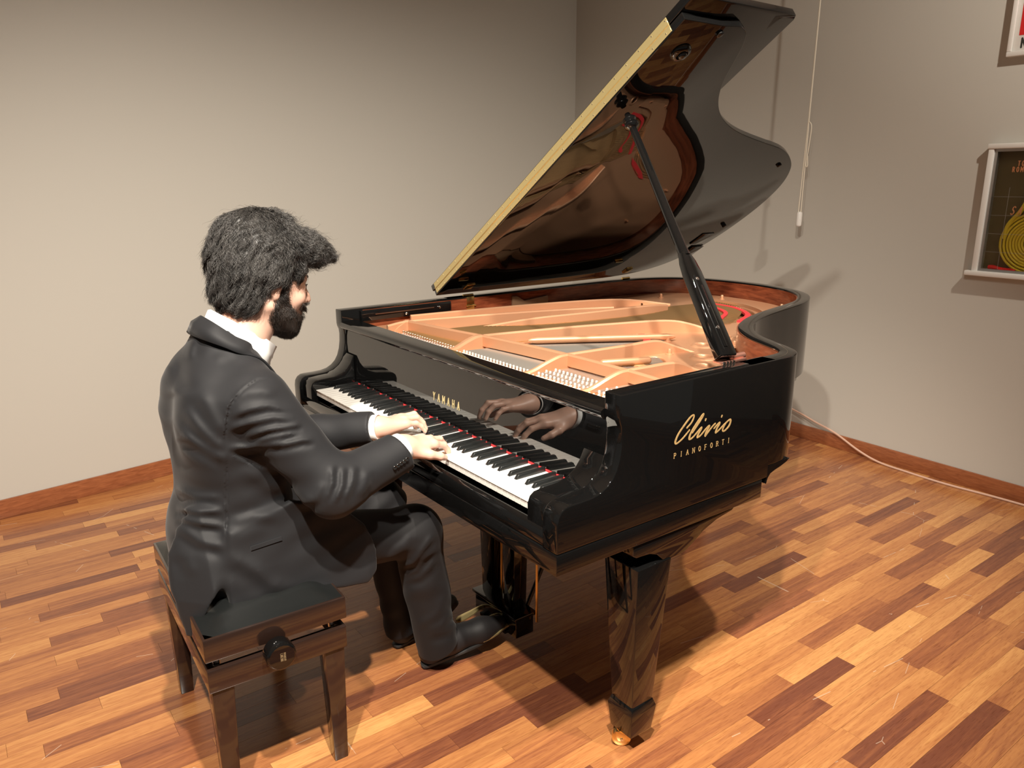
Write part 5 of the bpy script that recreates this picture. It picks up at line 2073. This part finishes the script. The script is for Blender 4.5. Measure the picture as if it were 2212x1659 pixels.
J_LINES += [(zl(*ZF, p), h_, w_) for p, h_, w_ in [
    ([(200, 245), (300, 262), (465, 262)], .0045, .009), ([(205, 290), (330, 328), (470, 345)], .0050, .009), ([(208, 345), (330, 425), (475, 462)], .0060, .013),
    ([(480, 330), (620, 285), (760, 290)], .0035, .014), ([(200, 140), (300, 180), (460, 190)], .0035, .010), ([(480, 500), (640, 580), (800, 730)], .0050, .020),
    ([(700, 640), (850, 690), (1050, 700)], .0030, .02), ([(185, 480), (260, 520), (300, 620)], .0035, .016),
    ([(1010, 215), (1050, 110), (1050, 10)], .0050, .008), ([(1060, 225), (1105, 120), (1110, 20)], .0050, .008), ([(1110, 215), (1160, 100), (1170, 10)], .0045, .009),
    ([(1200, 190), (1240, 110), (1240, 40)], .0030, .010), ([(860, 240), (960, 190), (1010, 100)], .0035, .012), ([(560, 20), (700, 110), (850, 180), (980, 220)], .0035, .02)]]
# seams: sleeve head, side seam, sleeve seam
J_SEAMS = [(zl(*Z5, [(1170, 812), (1000, 830), (870, 920), (775, 1020), (720, 1105), (692, 1250), (680, 1400), (690, 1530)]), -.0034, .0030),
           (zl(*ZF, [(478, -60), (478, 120), (478, 300), (470, 440)]), -.0024, .0030), (zl(*Z5, [(690, 1530), (900, 1650), (1100, 1720)]), -.0018, .0030)]


def jacket_disp(P):
    d = .0022 * wob(P, 34, 44) + .0012 * wob(P, 70, 45)
    near_side = np.clip((P[:, 0] - .60) * 14 + np.clip(-.50 - P[:, 1], 0, .2) * 20, 0, 1)
    d = d + near_side * (creases(P, J_LINES) + creases(P, J_SEAMS))
    t2, q2, L2 = seg_coord(P, EL, WL)
    d = d + (q2 < .085) * .0035 * np.sin(t2 * 24 + 1.8 * wob(P, 18, 52) + P[:, 2] * 30) * bump(t2, .35, .35)
    return d.astype(np.float32)


def cut_plane(point, nrm, k=.004, near=None):
    c, n_ = A(*point), A(*nrm)
    n_ /= np.linalg.norm(n_)

    def f(P, d):
        s_ = (P - c) @ n_
        if near is not None:
            q = np.sqrt(((P - A(*near[0])) ** 2).sum(1))
            return np.where(q < near[1], smax(d, s_, k), d)
        return smax(d, s_, k)
    return f


def vsub(a, b):
    return tuple(float(x - y) for x, y in zip(a, b))


torso = Stack([(1.105, MX, -.470, .070, .056), (1.06, MX, -.478, .100, .074), (1.015, MX, -.480, .155, .094), (.975, MX, -.475, .188, .114), (.935, MX, -.471, .196, .124), (.90, MX, -.474, .200, .127), (.80, MX, -.478, .192, .128),
               (.70, MX, -.482, .184, .128), (.63, MX, -.486, .192, .134), (.56, MX, -.478, .206, .150), (.50, MX, -.462, .210, .162), (.474, MX, -.458, .205, .160)], .03, 2.3)
skirt_x = lambda y, z: .792 + .02 * np.clip((.60 - z) / .15, 0, 1) - .9 * np.clip(y + .22, 0, 1) ** 1.3 - .6 * np.clip(-.60 - y, 0, 1)
back_flap = Slab([(-.46, .69), (-.60, .70), (-.664, .60), (-.672, .52), (-.660, .405), (-.646, .405), (-.612, .50), (-.565, .60)], lambda y, z: .738 + .072 * np.clip((.66 - z) / .16, 0, 1) - 1.2 * np.clip(-.60 - y, 0, 1), .007, .005, .05)
side_panel = Slab([(-.55, .66), (-.555, .60), (-.570, .476), (-.48, .470), (-.37, .464), (-.285, .440), (-.225, .432), (-.192, .455), (-.186, .51), (-.215, .585), (-.275, .655), (-.40, .70)], skirt_x, .008, .006, .03)
left_panel = Slab([(-.54, .66), (-.55, .48), (-.40, .47), (-.25, .45), (-.20, .50), (-.25, .62), (-.40, .70)], lambda y, z: np.full_like(y, .415), .008, .006, .03)
back_skirt = Ell((MX, -.583, .56), (.160, .050, .10), .05)
DR = A(*vsub(WR, ER))
DR /= np.linalg.norm(DR)
DL = A(*vsub(WL, EL))
DL /= np.linalg.norm(DL)
wr_c = tuple(A(*WR) - DR * .010 + A(0, 0, .0))
wl_c = tuple(A(*WL) - DL * .006)
jk_core = [torso, Cap((.67, -.472, .998), (.765, -.462, .965), .046, .056, .05), Cap((.545, -.472, .998), (.449, -.462, .965), .046, .056, .05),
           Cap(SR, ER, .074, .062, .03), Cap(SL, EL, .074, .062, .03),
           Ell((.70, -.535, .90), (.085, .062, .11), .06), Ell((.514, -.535, .90), (.085, .062, .11), .06), back_skirt, side_panel, left_panel, back_flap]
fr_end = tuple(A(*WR) + DR * .06 + A(.004, 0, -.012))
fl_end = tuple(A(*WL) + DL * .06)
jk_limbs = [[Cap(ER, fr_end, .064, .050, .03)], [Cap(EL, fl_end, .058, .0425, .03)]]
JF = Field(jk_core, jk_limbs, .035, [cut_plane(wr_c, tuple(DR * 1.0 + A(0, -.0, .18)), .003, (WR, .12)), cut_plane(wl_c, tuple(DL), .003, (WL, .12)),
                                       # open front, showing the shirt below the throat
                                       ], jacket_disp)


def neck_open(P, d):
    """V of the jacket front and the opening round the neck"""
    q = P - A(MX, -.30, .885)
    v = np.abs(q[:, 0]) - (.012 + .38 * np.clip(q[:, 2], 0, .3))
    fr = -(P[:, 1] + .405)                       # only the front
    cutv = np.maximum(np.maximum(v, fr), -q[:, 2])
    d = smax(d, -cutv, .008)
    a = NA1 - NA0
    t, r_, L_ = seg_coord(P, tuple(NA0 - ax_n * .03), tuple(NA1 + ax_n * .1))
    return smax(d, -(r_ - .076), .008)


JF.cuts.append(neck_open)
jacket = sdf_mesh(JF, .0034, 'jacket', M['suit'], body, smooth_it=2)


def on_surface(p, off, field=None):
    """moves a point out until it lies off above the cloth"""
    f = field or JF
    P = A(*p)[None, :]
    for _ in range(6):
        e = .003
        d = float(f(P)[0])
        if d >= off:
            break
        g = np.array([f(P + A(e, 0, 0))[0] - f(P - A(e, 0, 0))[0], f(P + A(0, e, 0))[0] - f(P - A(0, e, 0))[0], f(P + A(0, 0, e))[0] - f(P - A(0, 0, e))[0]], np.float32)
        g /= np.linalg.norm(g) + 1e-9
        P = P + g[None, :] * (off - d) * .9
    return tuple(float(v) for v in P[0])


def ray_hit(x, y, field=None):
    """first point of the cloth along the line of sight through a place in the picture, with its normal"""
    f = field or JF
    v = A(*(_f + _r * ((x - 1106) / FPX) - _u * ((y - 829.5) / FPX)))
    v /= np.linalg.norm(v)
    t = 1.2
    for _ in range(90):
        P = (_cv + v * t)[None, :]
        d = float(f(P)[0])
        if d < .0004:
            break
        t += max(.0006, min(d * .7, .05))
    e = .003
    g = np.array([f(P + A(e, 0, 0))[0] - f(P - A(e, 0, 0))[0], f(P + A(0, e, 0))[0] - f(P - A(0, e, 0))[0], f(P + A(0, 0, e))[0] - f(P - A(0, 0, e))[0]], np.float32)
    return Vector([float(q) for q in P[0]]), Vector([float(q) for q in g]).normalized()


# collar and lapels: a folded band round the neck
JC_FOLD = [(MX, -.512, 1.134), (.650, -.504, 1.127), (.675, -.493, 1.117), (.692, -.465, 1.093), (.692, -.436, 1.063), (.678, -.410, 1.025), (.658, -.387, .996), (.642, -.366, .965), (.628, -.346, .920), (.616, -.338, .870)]
JC_LEAF = [(MX, -.542, 1.094), (.655, -.535, 1.092), (.690, -.520, 1.086), (.713, -.496, 1.075), (.722, -.465, 1.056), (.720, -.430, 1.028), (.712, -.395, .985), (.700, -.370, .945), (.676, -.350, .900), (.625, -.337, .862)]
JC_FOLD = [p if i < 4 else on_surface(p, .006) for i, p in enumerate(JC_FOLD)]
JC_LEAF = [on_surface(p, .0035) for p in JC_LEAF]
mid_ = [tuple((np.array(a) * .55 + np.array(b) * .45) + np.array([.006 if i else 0, -.004, .004])) for i, (a, b) in enumerate(zip(JC_FOLD, JC_LEAF))]
in_ = [(x - .004 if i else x, y + .008, z - .030) for i, (x, y, z) in enumerate(JC_FOLD)]
ring_band([both(in_), both(JC_FOLD), both(mid_), both(JC_LEAF)], 'lapel', M['suit'], jacket, closed=False, solid=.0045)

# buttons on the cuff, pocket welt
for x_, y_ in ((852.4, 1013.7), (859.3, 1009.2), (865.9, 1004.8), (872.3, 1000.3), (878.4, 995.5)):
    c, nn = ray_hit(x_, y_ - 4)
    MB().lathe([(.0060, -.002), (.0060, .0022), (.0048, .0034), (.0035, .0024)], c, nn, 14).build('cuff_button', M['button'], jacket, smooth=True, angle=50)
hits = [ray_hit(541 + 66 * k / 8, 1181 - 22 * k / 8) for k in range(9)]
mb = MB()
vs, fs = [], []
for c, nn in hits:
    dn = Vector((0, 0, -1)) - nn * nn.dot(Vector((0, 0, -1)))
    dn.normalize()
    vs += [c - nn * .002, c + nn * .0030, c + nn * .0030 + dn * .009, c - nn * .002 + dn * .009]
for k in range(8):
    for a in range(4):
        fs.append((k * 4 + a, k * 4 + (a + 1) % 4, k * 4 + 4 + (a + 1) % 4, k * 4 + 4 + a))
fs += [(0, 1, 2, 3), (35, 34, 33, 32)]
mb.add(vs, fs)
mb.build('pocket_welt', M['suit'], jacket, smooth=True, angle=40)

# ---- trousers
T_LINES = [(zl(*ZK_, p), h_, w_) for p, h_, w_ in [
    ([(180, 775), (300, 735), (420, 570), (485, 470)], .0065, .008), ([(190, 845), (330, 790), (385, 700), (490, 600)], .0065, .008), ([(200, 890), (350, 850), (450, 770), (500, 680)], .0050, .009),
    ([(0, 690), (150, 655), (290, 550)], .0040, .012), ([(100, 640), (230, 560), (300, 470)], .0035, .012), ([(500, 1150), (610, 1030), (640, 900), (560, 640)], .0040, .016),
    ([(400, 1340), (560, 1285), (650, 1150)], .0055, .011), ([(420, 1385), (600, 1335), (730, 1230)], .0055, .010), ([(330, 1300), (480, 1220), (600, 1100)], .0040, .012),
    ([(640, 1400), (700, 1300), (740, 1240)], .0040, .008), ([(220, 1000), (420, 980), (560, 900)], .0030, .016)]]


def tr_disp(P):
    d = .0020 * wob(P, 30, 76) + .0010 * wob(P, 66, 77)
    near_side = np.clip((P[:, 0] - .60) * 20, 0, 1)
    d = d + near_side * creases(P, T_LINES)
    for K_, A_, sd in ((KNL, ANL, 2),):
        t, q, L_ = seg_coord(P, K_, A_)
        d = d + (q < .12) * .0045 * np.sin(t * 34 + P[:, 1] * 46 + 1.5 * wob(P, 12, 70 + sd)) * (bump(t, .06, .16) + .55 * bump(t, .88, .16))
    return d.astype(np.float32)


trou = Field([Ell((MX, -.47, .560), (.185, .135, .090), .05), Cap(HIPR, KNR, .088, .070, .05), Cap(HIPL, KNL, .088, .068, .05), Cap(KNR, (ANR[0] - .002, ANR[1] + .006, .02), .070, .060, .04), Cap(KNL, (ANL[0], ANL[1], .02), .068, .058, .04)],
             (), .01, [lambda P, d: smax(d, .055 + .03 * np.clip((P[:, 1] - .02) / .08, -.6, 1) - P[:, 2], .004)], tr_disp)
trousers = sdf_mesh(trou, .0044, 'trousers', M['trouser'], body, smooth_it=2)

# ---- shoes
def shoe(heel, toe, name):
    h_, t_ = Vector(heel), Vector(toe)
    d = (t_ - h_)
    L_ = d.length
    d.normalize()
    u = d.cross(Vector((0, 0, 1))).normalized()
    n_ = u.cross(d)
    Q = lambda a, b, c: tuple(h_ + d * (a * L_) + u * b + n_ * c)
    root = empty(name, tuple(h_), body)
    f = Field([Cap(Q(.13, 0, .036), Q(.35, 0, .044), .033, .034, .03), Cap(Q(.35, 0, .040), Q(.68, .004, .031), .036, .035, .03), Cap(Q(.68, .006, .029), Q(.87, .004, .023), .036, .026, .03), Cap(Q(.15, 0, .05), Q(.24, 0, .085), .032, .036, .03), Cap(Q(.30, 0, .06), Q(.50, 0, .045), .028, .024, .03)],
              (), .01, [lambda P, dd: smax(dd, .006 - (P - A(*h_)) @ A(*n_), .004)])
    sdf_mesh(f, .0036, 'upper', M['shoe'], root, smooth_it=1)
    mb = MB()
    prof = []
    for k in range(36):
        a = 2 * math.pi * k / 36
        x_ = .5 - .5 * math.cos(a)
        w_ = (.030 + .008 * math.sin(min(1, max(0, x_ - .3) / .6) * math.pi)) * abs(math.sin(a)) ** .55 * (1 if math.sin(a) > 0 else -1)
        prof.append((x_ * .985 + .005, w_))
    n = len(prof)
    mb.add([Q(a, b, 0.0005) for a, b in prof] + [Q(a, b, .010) for a, b in prof], [tuple(range(n))[::-1], tuple(range(n, 2 * n))] + [(i, (i + 1) % n, n + (i + 1) % n, n + i) for i in range(n)])
    mb.build('sole', M['sole'], root, bevel=.0015)
    return root


shoe((.672, .000, .003), (.722, .300, .068), 'shoe')
shoe((.532, -.018, .003), (.470, .262, .040), 'shoe')
